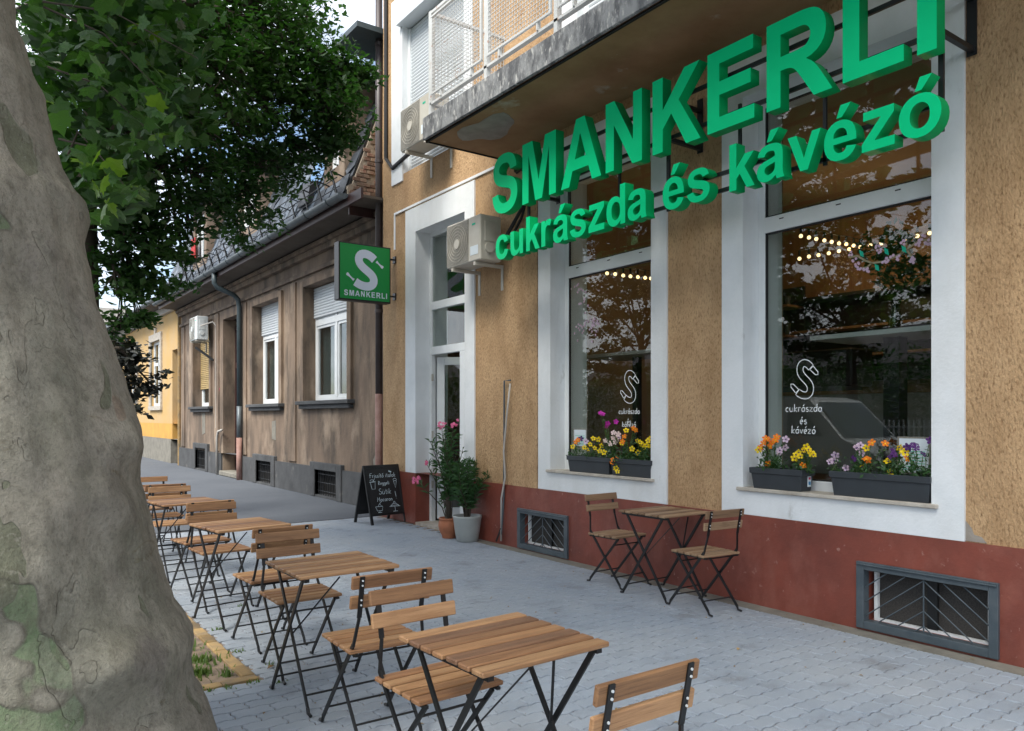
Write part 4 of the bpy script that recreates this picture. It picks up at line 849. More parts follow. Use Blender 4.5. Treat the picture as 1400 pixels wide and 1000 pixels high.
for h in (BR, BM, BL):
    a, b, c, d = h; o = hp('basement_window', MB().box(HX - .075, HX + .05, a - .22, a, 0, d + .14).box(HX - .075, HX + .05, b, b + .22, 0, d + .14).box(HX - .075, HX + .05, a, b, d, d + .14), m_hplinth, bevel=.01)
    gb_ = MB()
    for k in range(9): yy = a + (b - a) * (k + .5) / 9; gb_.tube([(HX + .0, yy, c), (HX + .0, yy, d)], .008, 5)
    for k in range(3): gb_.tube([(HX, a, c + (d - c) * (k + .5) / 3), (HX, b, c + (d - c) * (k + .5) / 3)], .006, 5)
    obj('grille_bars', gb_, m_black, o); obj('dark_shaft', MB().box(HX + .12, HX + .2, a, b, 0, d), m_dark, o)
for h in (WR, WM, WL):
    hp('sill', MB().box(HX - .14, HX + .24, h[0] - .22, h[1] + .22, h[2] - .07, h[2]).box(HX - .09, HX + .0, h[0] - .16, h[1] + .16, h[2] - .15, h[2] - .07), m_hplinth, bevel=.008)
def house_window(h, shz, m_sh, crt=True):
    a, b, c, d = h; X = HX + .2; f = .07; yc = (a + b) / 2
    fr = MB().box(X, X + .07, a, a + f, c, d).box(X, X + .07, b - f, b, c, d).box(X, X + .07, a + f, b - f, c, c + f).box(X, X + .07, a + f, b - f, d - f, d).box(X - .01, X + .07, yc - .05, yc + .05, c + f, d - f)
    zt = c + (d - c) * .66; fr.box(X - .012, X + .07, a + f, b - f, zt, zt + .12)
    wo = hp('window', fr, m_pvc, bevel=.004)
    sf = MB()
    for (p, q) in ((a + f, yc - .05), (yc + .05, b - f)):
        for (r_, s_) in ((c + f, zt), (zt + .12, d - f)): sf.box(X + .005, X + .05, p + .01, p + .06, r_, s_).box(X + .005, X + .05, q - .06, q - .01, r_, s_).box(X + .005, X + .05, p + .06, q - .06, r_, r_ + .05).box(X + .005, X + .05, p + .06, q - .06, s_ - .05, s_)
    obj('sash', sf, m_pvc, wo)
    obj('pane', MB().box(X + .03, X + .036, a + f, yc - .05, c + f, zt), m_glassd, wo); obj('pane', MB().box(X + .03, X + .036, yc + .05, b - f, c + f, zt), m_glassd, wo)
    obj('pane', MB().box(X + .03, X + .036, a + f, b - f, zt + .12, d - f), m_glassd, wo)
    if crt:
        cm = MB(); n = 30
        for k in range(n): y0 = yc + .06 + (b - yc - .12) * k / n; y1 = yc + .06 + (b - yc - .12) * (k + 1) / n; cm.quad((X + .12 + .015 * (k % 2), y0, c), (X + .12 + .015 * ((k + 1) % 2), y1, c), (X + .12 + .015 * ((k + 1) % 2), y1, zt), (X + .12 + .015 * (k % 2), y0, zt))
        obj('curtain', cm, m_curtain, wo)
    obj('dark_room', MB().box(X + .5, X + .55, a, b, c, d), m_dark, wo)
    sm = MB().prism([(0, 0, 0), (0, 0, .05), (-.012, 0, .038), (-.012, 0, .012)], (0, b - a - .04, 0)).mesh('shutter_slat', m_sh)
    z = shz
    while z < d - .02: link('shutter_slat', sm, wo, (X - .03, a + .02, z)); z += .054
house_window(WR, 3.42, m_shut); house_window(WM, 3.35, m_shut); house_window(WL, 2.28, m_shuty)
do = hp('door', MB().box(HX + .35, HX + .4, DR[0] + .05, DR[1] - .05, 0.12, 2.75), m_doordk); obj('fanlight', MB().box(HX + .37, HX + .375, DR[0] + .1, DR[1] - .1, 2.9, 3.7), m_glassd, do)
obj('door_frame', MB().box(HX + .3, HX + .42, DR[0], DR[0] + .08, .1, 3.85).box(HX + .3, HX + .42, DR[1] - .08, DR[1], .1, 3.85).box(HX + .3, HX + .42, DR[0] + .08, DR[1] - .08, 2.75, 2.9).box(HX + .3, HX + .42, DR[0] + .08, DR[1] - .08, 3.75, 3.85), m_doordk, do)
pn = MB()
for k in range(2):
    for z0, z1 in ((.3, 1.0), (1.15, 2.55)): pn.box(HX + .335, HX + .352, DR[0] + .15 + .66 * k, DR[0] + .68 + .66 * k, z0, z1)
obj('door_panel', pn, m_doordk, do, bevel=.01); obj('door_back', MB().box(HX + .42, HX + .45, DR[0], DR[1], 0, 4), m_dark, do)
obj('sticker', MB().box(HX + .325, HX + .334, 19.75, 19.95, 2.45, 2.62), m_paper, do); obj('sticker', MB().box(HX + .325, HX + .334, 19.75, 19.95, 1.85, 2.1), m_paper, do); obj('sticker', MB().box(HX + .325, HX + .334, 19.72, 19.98, 2.63, 2.74), m_sgreen, do)
hp('door_jamb', MB().box(HX - .0, HX + .34, DR[0] - .001, DR[0] + .03, 0, 3.999).box(HX - .0, HX + .34, DR[1] - .03, DR[1] + .001, 0, 3.999), m_hwall)
hp('doorstep', MB().box(HX - .1, HX + .4, DR[0], DR[1], 0, .12), m_hpatch, bevel=.02)
hp('cement_patch', MB().prism([(HX - .008, 10.62, .56), (HX - .008, 11.45, .56), (HX - .008, 11.5, .8), (HX - .008, 11.25, 1.05), (HX - .008, 11.15, 1.4), (HX - .008, 11.0, 1.62), (HX - .008, 10.62, 1.6)], (.012, 0, 0)).prism([(HX - .008, 16.3, 1.0), (HX - .008, 16.55, 1.02), (HX - .008, 16.55, 1.4), (HX - .008, 16.3, 1.42)], (.012, 0, 0)).prism([(HX - .008, 22.2, 1.05), (HX - .008, 22.5, 1.0), (HX - .008, 22.52, 1.6), (HX - .008, 22.2, 1.62)], (.012, 0, 0)), m_hpatch)
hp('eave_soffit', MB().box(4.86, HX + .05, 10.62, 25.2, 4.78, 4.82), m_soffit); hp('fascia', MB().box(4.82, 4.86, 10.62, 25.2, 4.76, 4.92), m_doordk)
gt = MB(); n = 10
for y0 in (11.1,):
    prof = [(4.74 + .085 * math.cos(math.pi + math.pi * k / n), 4.93 + .085 * math.sin(math.pi + math.pi * k / n)) for k in range(n + 1)]; prof += [(4.74 + .079 * math.cos(math.pi + math.pi * k / n), 4.93 + .079 * math.sin(math.pi + math.pi * k / n)) for k in range(n, -1, -1)]
    gt.prism([(p[0], 11.1, p[1]) for p in prof], (0, 14.2, 0)); gt.prism([(4.74 + .088 * math.cos(math.pi + math.pi * k / n), 11.09, 4.93 + .088 * math.sin(math.pi + math.pi * k / n)) for k in range(n + 1)], (0, .01, 0))
gu = hp('gutter', gt, m_zinc)
gc = MB()
for k in range(15):
    y = 11.6 + .95 * k; obj('gutter_hook', MB().tube([(4.74 + .09 * math.cos(math.pi + math.pi * q / 8), y, 4.93 + .09 * math.sin(math.pi + math.pi * q / 8)) for q in range(9)] , .008, 5), m_zinc2, gu)
# roof: steep slated slope, slates as separate pieces
rx0, rz0, rx1, rz1 = 4.83, 4.95, 5.62, 7.0
sl_d = Vector((rx1 - rx0, 0, rz1 - rz0)); sl_len = sl_d.length; sl_d.normalize(); sl_n = Vector((-sl_d.z, 0, sl_d.x))
roof = hp('roof', MB().prism([(rx0, 11.25, rz0), (rx1, 11.25, rz1), (9, 11.25, 8.1), (12, 11.25, 7.0), (12, 11.25, rz0 - .1), (rx0, 11.25, rz0 - .1)], (0, 13.9, 0)), m_iblk)
DORM = [(11.6, 12.45), (16.1, 17.5), (20.3, 21.7)]
sv = MB(); q_ = .17; sv.prism([(-.0, -q_, .02), (0, 0, -.10), (0, q_, .02), (0, q_ - .012, .34), (0, -q_ + .012, .34)], (.016, 0, 0)); slme = sv.mesh('slate', m_slate)
ang = math.atan2(rx1 - rx0, rz1 - rz0); cnt = 0
for j in range(9):
    for i in range(42):
        y = 11.45 + i * .33 + (.165 if j % 2 else 0); s_ = .05 + j * .235
        if y > 25.0 or s_ > sl_len - .1: continue
        if any(a - .12 < y < b + .12 for a, b in DORM) and j > 0: continue
        p = Vector((rx0, 0, rz0)) + sl_d * s_ + sl_n * (.022 + random.uniform(0, .008))
        if cnt < 300: o = link('slate', slme, roof, (p.x, y, p.z), (0, ang + random.uniform(-.05, .10), random.uniform(-.05, .05))); cnt += 1
hp('roof_vent', MB().prism([(4.80, 12.75, 5.18), (5.3, 12.75, 5.2), (5.3, 12.75, 5.62), (4.85, 12.75, 5.55)], (0, .5, 0)), m_iblk)
hp('blue_foil_patch', MB().quad(*[tuple(Vector((rx0, y, rz0)) + sl_d * s_ + sl_n * .05) for y, s_ in ((12.75, .35), (13.5, .3), (13.4, 1.35), (12.7, 1.4))]), m_slateb)
for a, b in DORM:
    X = 4.98 if a < 12 else 5.0; z0, z1 = 5.35, 6.95
    dm_ = hp('dormer', MB().box(X, X + 1.3, a, a + .22, z0, z1).box(X, X + 1.3, b - .22, b, z0, z1).box(X, X + 1.3, a + .22, b - .22, z0, z0 + .25).box(X, X + 1.3, a + .22, b - .22, z1 - .2, z1), m_hwall)
    obj('dormer_roof', MB().prism([(X - .25, a - .2, z1 + .02), (X - .25, (a + b) / 2, z1 + .45), (X - .25, b + .2, z1 + .02)], (1.9, 0, 0)), m_zinc2, dm_)
    fr = MB().box(X + .06, X + .12, a + .22, a + .30, z0 + .25, z1 - .2).box(X + .06, X + .12, b - .30, b - .22, z0 + .25, z1 - .2).box(X + .06, X + .12, (a + b) / 2 - .04, (a + b) / 2 + .04, z0 + .25, z1 - .2).box(X + .06, X + .12, a + .3, b - .3, z1 - .28, z1 - .2).box(X + .06, X + .12, a + .3, b - .3, z0 + .25, z0 + .33)
    obj('window_frame', fr, m_pvc, dm_); obj('pane', MB().box(X + .09, X + .095, a + .3, b - .3, z0 + .33, z1 - .28), m_glassd, dm_); obj('dark_room', MB().box(X + .6, X + .62, a + .22, b - .22, z0, z1), m_dark, dm_)
hp('red_cloth', MB().box(4.93, 4.95, 21.2, 21.6, 5.6, 6.2), m_red)
sgd = MB()
for k in range(22):
    y = 11.5 + .62 * k
    for s0 in (0,): sgd.bar((rx0 + .0, y, rz0 + .0), (rx0 - .12, y, rz0 + .42), .035, .018).bar((rx0 + .16, y + .12, rz0 + .40), (rx0 - .12, y, rz0 + .42), .03, .012).bar((rx0 + .1, y + .3, rz0 + .1), (rx0 - .12, y, rz0 + .42), .022, .012)
for dx, z in ((-.12, .41), (-.085, .29), (-.045, .16)): sgd.tube([(rx0 + dx, 11.35, rz0 + z), (rx0 + dx, 25, rz0 + z)], .009, 5)
hp('snow_guard', sgd, m_black)
# brick gable stub with real bricks
gmb = hp('gable_masonry', MB().prism([(4.87, 11.2, 4.82), (5.5, 11.2, 4.82), (5.5, 11.2, 6.6), (4.95, 11.2, 5.15), (4.87, 11.2, 5.1)], (0, .2, 0)), m_mort)
bk = MB().box(-.055, .055, -.012, .012, -.027, .027).mesh('brick', m_brick, .004)
for j in range(20):
    z = 4.87 + .07 * j
    for i in range(6):
        x = 4.94 + .12 * i + (.06 if j % 2 else 0)
        if x > 5.45 or z > 5.1 + (x - 4.93) * 2.45: continue
        if random.random() < .12: continue
        link('brick', bk, gmb, (x, 11.195 + random.uniform(-.004, .008), z))
hp('timber_corbel', MB().box(4.87, 5.5, 11.16, 11.2, 4.64, 4.83), m_doordk)
# far upper parapet above the roof edge
hp('party_wall', MB().box(5.35, 12, 10.62, 11.2, 4.8, 7.3), m_stucco); hp('party_coping', MB().box(4.75, 12, 10.6, 11.5, 7.3, 7.38), m_zinc2)
gr_ = thing('pink_graffiti', 'pink scribbled graffiti tag on the brown house wall left of its door', 'graffiti', (HX - .004, 20.95, 1.95))
link('paint', strokes_mesh('paint', [[(-.2, .1), (-.1, .3), (0, .05), (.05, .35), (.15, .1), (.22, .3)], arc(0, 0, .2, .15, 20, 330), [(-.15, -.1), (.1, -.3), (.2, -.05), (-.05, -.2)], [(.1, .3), (.14, -.3)]], .03, m_graf, .002), gr_, (0, 0, 0), ROT_W)
dp2 = thing('downpipe', 'grey green downpipe with rusty foot beside the brown house door', 'downpipe', (5.33, 18.6, 0))
wc('pipe', MB().tube([(4.76, 18.6, 4.86), (4.76, 18.6, 4.62), (4.82, 18.6, 4.52), (5.20, 18.6, 4.38), (5.30, 18.6, 4.28), (5.33, 18.6, 4.1), (5.33, 18.6, 1.75)], .058, 12), m_zinc2, dp2, smooth=True)
wc('lower_pipe', MB().tube([(5.33, 18.6, 1.75), (5.33, 18.6, 1.0)], .06, 12), m_zinc, dp2, smooth=True); wc('rusty_foot', MB().tube([(5.33, 18.6, 1.0), (5.33, 18.6, 0)], .066, 12), m_rust, dp2, smooth=True)
vp = thing('vent_pipe', 'thin pale curved pipe rising from the ground left of the brown house door', 'pipe', (5.36, 20.6, 0))
wc('pipe', MB().tube([(5.34, 20.62, 0), (5.34, 20.62, .95), (5.34, 20.5, 1.12), (5.38, 20.3, 1.16)], .03, 8), m_hose, vp, smooth=True)
wcb = thing('wall_cable', 'thin pale cable running down the brown house wall beside the air conditioner', 'cable', (5.42, 21.0, 0))
wc('cable', MB().tube([(5.41, 21.05, 4.0), (5.41, 21.0, 3.6), (5.41, 20.98, 1.2)], .012, 6).tube([(5.1, 21.3, 3.9), (5.35, 21.05, 4.0), (5.41, 21.0, 3.9)], .02, 6), m_hose, wcb)
aw = thing('bracket_arm', 'dark slanted metal arm below the white air conditioner', 'bracket', (5.4, 21.2, 3.0))
obj('arm', MB().bar((0, 0, 0), (-.35, .4, .35), .06, .05), m_black, aw)

# ------------------------------------------------------------------ yellow house
yh = thing('yellow_house', 'sunlit yellow single-storey house with grey plinth and brown door at the end of the row', 'house', (5.5, 35, 0))
def yp(name, mb, m, parent=None, **k):
    o = obj(name, mb, m, parent or yh, **k)
    if parent is None: o.location = -yh.location
    return o
YX = 5.5; YD = (25.5, 26.6, -.1, 3.65); Y1 = (28.3, 30.0, 1.87, 4.15); Y2 = (32.7, 34.4, 1.87, 4.15); Y3 = (37, 38.7, 1.87, 4.15)
yw = wall_panel(MB(), YX, 25.12, 60, 1.28, 5.15, [YD, Y1, Y2, Y3], .25); yw.quad((12, 25.12, 0), (12, 60, 0), (12, 60, 5.2), (12, 25.12, 5.2)).quad((5.5, 60, 0), (12, 60, 0), (12, 60, 5.2), (5.5, 60, 5.2)); yp('wall', yw, m_yellow)
yp('dado', wall_panel(MB(), YX, 25.12, 60, .7, 1.28, [YD], .25), m_yellow2); yp('plinth', wall_panel(MB(), YX - .05, 25.15, 60, 0, .78, [YD], .3), m_hpatch)
yd = yp('door', MB().box(YX + .25, YX + .3, 25.5, 26.6, 0, 2.65), m_doorbr); obj('fanlight', MB().box(YX + .27, YX + .275, 25.55, 26.55, 2.75, 3.6), m_glassd, yd); obj('door_panel', MB().box(YX + .225, YX + .25, 25.6, 25.95, .3, 2.5).box(YX + .225, YX + .25, 26.1, 26.5, .3, 2.5), m_doorbr, yd, bevel=.01); obj('transom', MB().box(YX + .2, YX + .3, 25.5, 26.6, 2.65, 2.75), m_sill, yd)
obj('notice', MB().box(YX + .215, YX + .222, 25.95, 26.15, 1.8, 2.2), m_paper, yd); obj('dark_hall', MB().box(YX + .5, YX + .52, 25.5, 26.6, 0, 3.7), m_dark, yd)
for h in (Y1, Y2, Y3):
    a, b, c, d = h; yp('window_surround', MB().box(YX - .06, YX + .02, a - .18, a, c - .12, d + .25).box(YX - .06, YX + .02, b, b + .18, c - .12, d + .25).box(YX - .06, YX + .02, a, b, d, d + .25).box(YX - .08, YX + .02, a - .2, b + .2, c - .14, c).box(YX - .06, YX + .02, (a + b) / 2 - .12, (a + b) / 2 + .12, d + .25, d + .45), m_sill)
    X = YX + .08; wo = yp('window', MB().box(X, X + .06, a, a + .1, c, d).box(X, X + .06, b - .1, b, c, d).box(X, X + .06, a + .1, b - .1, c, c + .1).box(X, X + .06, a + .1, b - .1, d - .1, d).box(X, X + .06, (a + b) / 2 - .05, (a + b) / 2 + .05, c + .1, d - .1).box(X, X + .06, a + .1, b - .1, 3.3, 3.4), m_pvc)
    obj('pane', MB().box(X + .03, X + .035, a + .1, b - .1, c + .1, d - .1), m_glassd, wo); obj('curtain', MB().box(X + .1, X + .11, a, b, c, d), m_curtain, wo)
yp('eave', MB().box(5.0, 5.6, 25.1, 60, 5.15, 5.2).box(4.95, 5.02, 25.1, 60, 5.12, 5.3), m_soffit); yp('roof', MB().prism([(5.0, 25.2, 5.22), (8.8, 25.2, 7.6), (12.4, 25.2, 5.22)], (0, 35, 0)), m_brick)
yp('gutter', MB().tube([(4.93, 25.1, 5.22), (4.93, 60, 5.22)], .08, 10), m_zinc); yp('cornice', MB().box(YX - .12, YX, 25.2, 60, 4.9, 5.14), m_opp)
yp('drainpipe', MB().tube([(4.93, 25.25, 5.15), (5.3, 25.25, 4.8), (5.42, 25.25, 4.6), (5.42, 25.25, 0)], .05, 10), m_ydl)
eb = thing('end_building', 'pale multi-storey building closing the far end of the street', 'building', (4, 75, 0))
obj('wall', MB().box(-6, 12, 0, 12, 0, 11), m_opp, eb)
for i in range(6):
    for j in range(3): obj('window', MB().box(-5 + 2.7 * i, -3.7 + 2.7 * i, -.05, .02, 1.5 + 3.2 * j, 3.2 + 3.2 * j), m_vang, eb)

# ------------------------------------------------------------------ chairs and tables
TONE = {}
def tones(mb, name, mats):
    ms = [mb.mesh(name, m, .004) for m in mats]
    for m in ms: TONE[m.name] = ms
    return ms
def retone(root):
    for c in root.children:
        if c.data is not None and c.data.name in TONE: c.data = random.choice(TONE[c.data.name][:3] + TONE[c.data.name][:2] + (TONE[c.data.name][3:] if 'top' in c.name else []))
    return root
def make_chair(m_w, label):
    t = thing('folding_chair', label, 'chair')
    W2 = .175
    sl = tones(MB().box(-.195, .195, -.0285, .0285, -.009, .009), 'seat_slat', m_w)
    for k in range(5): link('seat_slat', random.choice(sl[:3]), t, (random.uniform(-.002, .002), -.155 + .0735 * k, .445))
    b1 = tones(MB().box(-.20, .20, -.009, .009, -.030, .030), 'back_slat', m_w)
    link('back_slat', b1[1], t, (0, -.214, .762), (R(10), 0, 0)); link('back_slat', b1[0], t, (0, -.195, .672), (R(10), 0, 0))
    for s in (-1, 1):
        m_ = MB().bar((s * .155, -.232, .79), (s * .155, -.193, .60), .022, .006, Vector((0, 1, 0))).bar((s * .155, -.193, .60), (s * W2, -.172, .47), .013, .009, Vector((0, 1, 0)))
        m_.bar((s * W2, -.172, .475), (s * W2, .20, .035), .009, .020).tube([(s * W2, .195, .04), (s * W2, .207, .014), (s * W2, .240, .010)], .0085, 7)
        obj('leg', m_, m_slatm, t)
        q = s * (W2 - .022)
        m_ = MB().bar((q, .15, .425), (q, -.195, .035), .009, .020).tube([(q, -.19, .04), (q, -.203, .014), (q, -.236, .010)], .0085, 7)
        obj('leg', m_, m_slatm, t)
        obj('seat_rail', MB().box(s * W2 - .008 - s * .01, s * W2 + .008 - s * .01, -.19, .175, .424, .436), m_slatm, t)
    obj('crossbar', MB().tube([(-W2, .145, .10), (W2, .145, .10)], .0055, 6), m_slatm, t); obj('crossbar', MB().tube([(-W2 + .02, -.14, .10), (W2 - .02, -.14, .10)], .0055, 6), m_slatm, t)
    obj('crossbar', MB().tube([(-W2, -.172, .425), (W2, -.172, .425)], .0055, 6), m_slatm, t); obj('crossbar', MB().tube([(-W2 + .02, .10, .37), (W2 - .02, .10, .37)], .0055, 6), m_slatm, t)
    bo = MB()
    for s in (-1, 1):
        for (yy, z) in ((-.2365, .772), (-.2335, .750), (-.220, .683), (-.2165, .660)): bo.tube([(s * .155, yy + .004, z), (s * .155, yy, z)], .0042, 7)
    obj('bolts', bo, m_acw2, t)
    return t
def make_table(m_w, label, n=7):
    t = thing('folding_table', label, 'table')
    sw = .54 / n; sl = tones(MB().box(-.275, .275, -(sw - .014) / 2, (sw - .014) / 2, -.009, .009), 'top_slat', m_w)
    for k in range(n): o = link('top_slat', sl[(0, 2, 3, 1, 2, 3, 0)[k]] if m_w is m_wood else sl[(0, 1, 3, 2, 1, 0, 1)[k]], t, (random.uniform(-.004, .004), -.27 + sw * (k + .5), .70))
    for s in (-1, 1):
        x1, x2 = s * .245, s * .222
        obj('rail', MB().box(s * .235 - .012, s * .235 + .012, -.25, .25, .672, .690), m_slatm, t)
        obj('leg', MB().bar((x1, -.215, .68), (x1, .225, .035), .009, .022).tube([(x1, .222, .04), (x1, .232, .014), (x1, .264, .010)], .009, 7), m_slatm, t)
        obj('leg', MB().bar((x2, .215, .68), (x2, -.225, .035), .009, .022).tube([(x2, -.222, .04), (x2, -.232, .014), (x2, -.264, .010)], .009, 7), m_slatm, t)
    obj('crossbar', MB().tube([(-.245, .185, .09), (.245, .185, .09)], .006, 6), m_slatm, t); obj('crossbar', MB().tube([(-.222, -.185, .09), (.222, -.185, .09)], .006, 6), m_slatm, t)
    obj('brace', MB().bar((-.05, -.22, .675), (-.222, -.005, .36), .010, .006), m_slatm, t); obj('brace', MB().bar((.05, -.22, .675), (.222, -.005, .36), .010, .006), m_slatm, t)
    return t
GT = 'slatted folding tables in the row along the kerb'; GC = 'slatted folding chairs in the row along the kerb'
tb = make_table(m_wood, 'nearest slatted wooden folding table of the row, in the foreground'); tb['group'] = GT
tb.location = (1.567, 2.25, 0); tb.rotation_euler = (0, 0, R(2.2))
for (x, y, rz, lab) in ((1.625, 3.955, .5, 'second slatted folding table of the kerb row, counted from the foreground'), (1.67, 5.80, 8, 'third slatted folding table of the kerb row, beside the tree bed'), (1.70, 7.68, 6, 'fourth slatted folding table of the kerb row, half hidden by the trunk'), (1.74, 9.22, 0, 'farthest slatted folding table of the kerb row, almost wholly behind the trunk')):
    retone(dup(tb, (x, y, 0), R(rz), lab))
ch = make_chair(m_wood, 'folding chair cut by the bottom edge, its backrest towards the viewer'); ch['group'] = GC
ch.location = (1.555, 1.735, 0); ch.rotation_euler = (0, 0, 0)
for (x, y, rz, lab) in ((1.545, 2.66, 182, 'folding chair tucked under the far side of the nearest table'), (1.60, 3.385, -1, 'folding chair back to back with the one at the nearest table, facing the second table'),
    (1.635, 4.46, 180, 'folding chair facing the viewer at the far side of the second table'), (1.665, 5.10, 3, 'folding chair turned away, on the near side of the third table'), (1.67, 6.34, 184, 'folding chair facing the viewer at the far side of the third table'),
    (1.66, 6.93, 8, 'folding chair turned away, on the near side of the fourth table'), (1.70, 8.17, 178, 'folding chair facing the viewer at the far side of the fourth table'), (1.72, 8.88, 2, 'folding chair turned away, on the near side of the farthest table'), (1.78, 9.62, 180, 'farthest folding chair of the kerb row, only its backrest top showing beside the trunk')):
    retone(dup(ch, (x, y, 0), R(rz), lab))
tw = make_table(m_woodw, 'slatted folding table standing against the red plinth under the windows', 7); tw.location = (4.80, 4.52, 0); tw.rotation_euler = (0, 0, R(0))
cw = make_chair(m_woodw, 'weathered folding chair left of the wall table, turned towards it'); cw.location = (4.79, 5.07, 0); cw.rotation_euler = (0, 0, R(182))
cw['group'] = 'folding chairs at the wall table'; dup(cw, (4.725, 4.02, 0), R(-5), 'weathered folding chair right of the wall table, its back to the viewer')

# ------------------------------------------------------------------ sandwich board and pots
def sandwich():
    t = thing('sandwich_board', 'black chalkboard A-frame with white chalk writing standing left of the cafe door', 'chalkboard', (4.84, 10.0, 0), R(8))
    th_ = math.atan2(.22, .82)
    def panel(s):
        mb = MB(); M_ = Matrix.Translation((0, -s * .22, 0)) @ Matrix.Rotation(-s * th_, 4, 'X')
        mb.box(-.30, -.26, -.012, .012, 0, .84, M_).box(.26, .30, -.012, .012, 0, .84, M_).box(-.26, .26, -.012, .012, .80, .84, M_).box(-.26, .26, -.012, .012, .12, .16, M_); return mb, M_
    for s in (1, -1):
        mb, M_ = panel(s); f = obj('frame', mb, m_iblk, t, bevel=.002)
        obj('board', MB().box(-.26, .26, -.006, .006, .16, .80, M_), m_board, f)
        if s == 1:
            ss = centred('Frissítő italok', .066, 0, .66, .1) + centred('Reggeli', .055, .0, .555, .1) + centred('Sütik', .085, .0, .42, .1) + centred('Macaron', .062, -.02, .32, .1)
            cup = [[(-.19, .25), (-.17, .19), (-.09, .19), (-.07, .25), (-.19, .25)], [(-.13, .19), (-.13, .17), (-.16, .165), (-.10, .165)], [(-.15, .25), (-.12, .29), (-.09, .25)], [(-.13, .28), (-.08, .32)]]
            cake = [[(.04, .235), (.22, .235)], [(.06, .235), (.10, .275), (.16, .275), (.2, .235)], [(.13, .235), (.13, .17), (.09, .165), (.17, .165)], arc(.13, .29, .015, .015, 0, 360), [(.06, .25), (.2, .25)]]
            gls = [[(-.22, .60), (-.205, .50), (-.155, .50), (-.14, .60), (-.22, .60)], [(-.18, .60), (-.14, .65)], [(-.235, .60), (-.13, .61)], arc(-.19, .615, .03, .02, 0, 180)]
            cone = [[(.17, .60), (.19, .50), (.22, .60)], arc(.195, .61, .03, .025, 0, 180), [(.17, .60), (.22, .60)]]
            ex = [[(.17, .45), (.175, .37)], [(.175, .35), (.177, .345)]]; ck = [[(.11, .745), (.15, .73)]]
            me = strokes_mesh('chalk_drawing', ss + cup + cake + gls + cone + ex, .0055, m_chalk); o = link('chalk_drawing', me, f); o.matrix_local = M_ @ Matrix.Translation((0, -.0068, 0)) @ Matrix.Rotation(R(90), 4, 'X')
            o = link('chalk_stick', strokes_mesh('chalk_stick', ck, .016, m_chalk, .008), f); o.matrix_local = M_ @ Matrix.Translation((0, -.0068, 0)) @ Matrix.Rotation(R(90), 4, 'X')
    return t
sandwich()
def pot(name, lab, loc, prof, m): 
    t = thing(name, lab, 'plant pot', loc); obj('pot', MB().lathe(prof, n=32), m, t, smooth=True)
    rt = max(p[0] for p in prof[-3:]) * .9; obj('soil', MB().lathe([(0, 0), (rt, 0)], (0, 0, prof[-1][1] - .03 + .0), 24), m_soil, t); return t
pot('terracotta_pot', 'round terracotta pot in front of the cafe door', (4.90, 8.20, 0), [(0, 0), (.085, 0), (.088, .02), (.09, .03), (.125, .10), (.135, .15), (.130, .20), (.118, .225), (.130, .23), (.130, .25), (.112, .25), (.11, .20)], m_terra)
pot('grey_pot', 'pale grey tapered pot beside the terracotta pot', (4.95, 7.86, 0), [(0, 0), (.12, 0), (.13, .015), (.150, .12), (.170, .27), (.176, .29), (.176, .31), (.160, .31), (.155, .27)], m_pot)
def long_leaf(mb, p, d, L_, w_):
    d = d.normalized(); s_ = d.cross(Vector((0, 0, 1)))
    if s_.length < .1: s_ = Vector((1, 0, 0))
    s_ = s_.normalized() * w_; q = p + d * L_ * .5 + Vector((0, 0, .01)); e = p + d * L_ - Vector((0, 0, L_ * .15))
    mb.add([p, q - s_, e, q + s_], [(0, 1, 2), (0, 2, 3)])
def oleander(loc, lab, stems, hmin, hmax, spread, flowers, seed, dens=26):
    random.seed(seed); t = thing('oleander', lab, 'shrub', loc); st = MB(); lf = MB(); tips = []
    for k in range(stems):
        a = random.uniform(0, 6.28); sp = random.uniform(.3, 1) * spread; h_ = random.uniform(hmin, hmax)
        if flowers and k < len(flowers): a, sp, h_ = flowers[k]
        pts = [Vector((.03 * math.cos(a), .03 * math.sin(a), 0))]
        for q in (.35, .7, 1): pts.append(Vector((math.cos(a) * sp * q ** 1.6 + random.gauss(0, .01), math.sin(a) * sp * q ** 1.6 + random.gauss(0, .01), h_ * q)))
        st.tube(pts, [.008, .007, .005, .003], 5); tips.append(pts[-1])
        for j in range(int(dens * h_ / hmax) * 2):
            q = random.uniform(.25, 1.0); i = min(2, int(q * 3)); f_ = q * 3 - i; p = pts[i].lerp(pts[i + 1], f_)
            d = Vector((random.gauss(0, 1), random.gauss(0, 1), random.uniform(.2, 1.3))); long_leaf(lf, p, d, random.uniform(.09, .16), random.uniform(.005, .009))
    obj('stem', st, m_branch, t); obj('foliage', lf, m_olean, t)
    return t, tips
def blossom(mb, p, r, n=5):
    ax = Vector((random.gauss(-.6, .4), random.gauss(-.8, .4), random.gauss(.3, .4))).normalized(); a = ax.orthogonal().normalized(); b = ax.cross(a)
    for k in range(n):
        t0 = 6.283 * k / n; t1 = t0 + .55; t2 = t0 - .55
        c = lambda t_, q, z_: p + (a * math.cos(t_) + b * math.sin(t_)) * q * r + ax * z_ * r
        mb.add([p, c(t2, .75, .25), c(t0 - .2, 1.05, .2), c(t0 + .2, 1.05, .2), c(t1, .75, .25)], [(0, 1, 2, 3, 4)])
def dirpx(a, b): return None
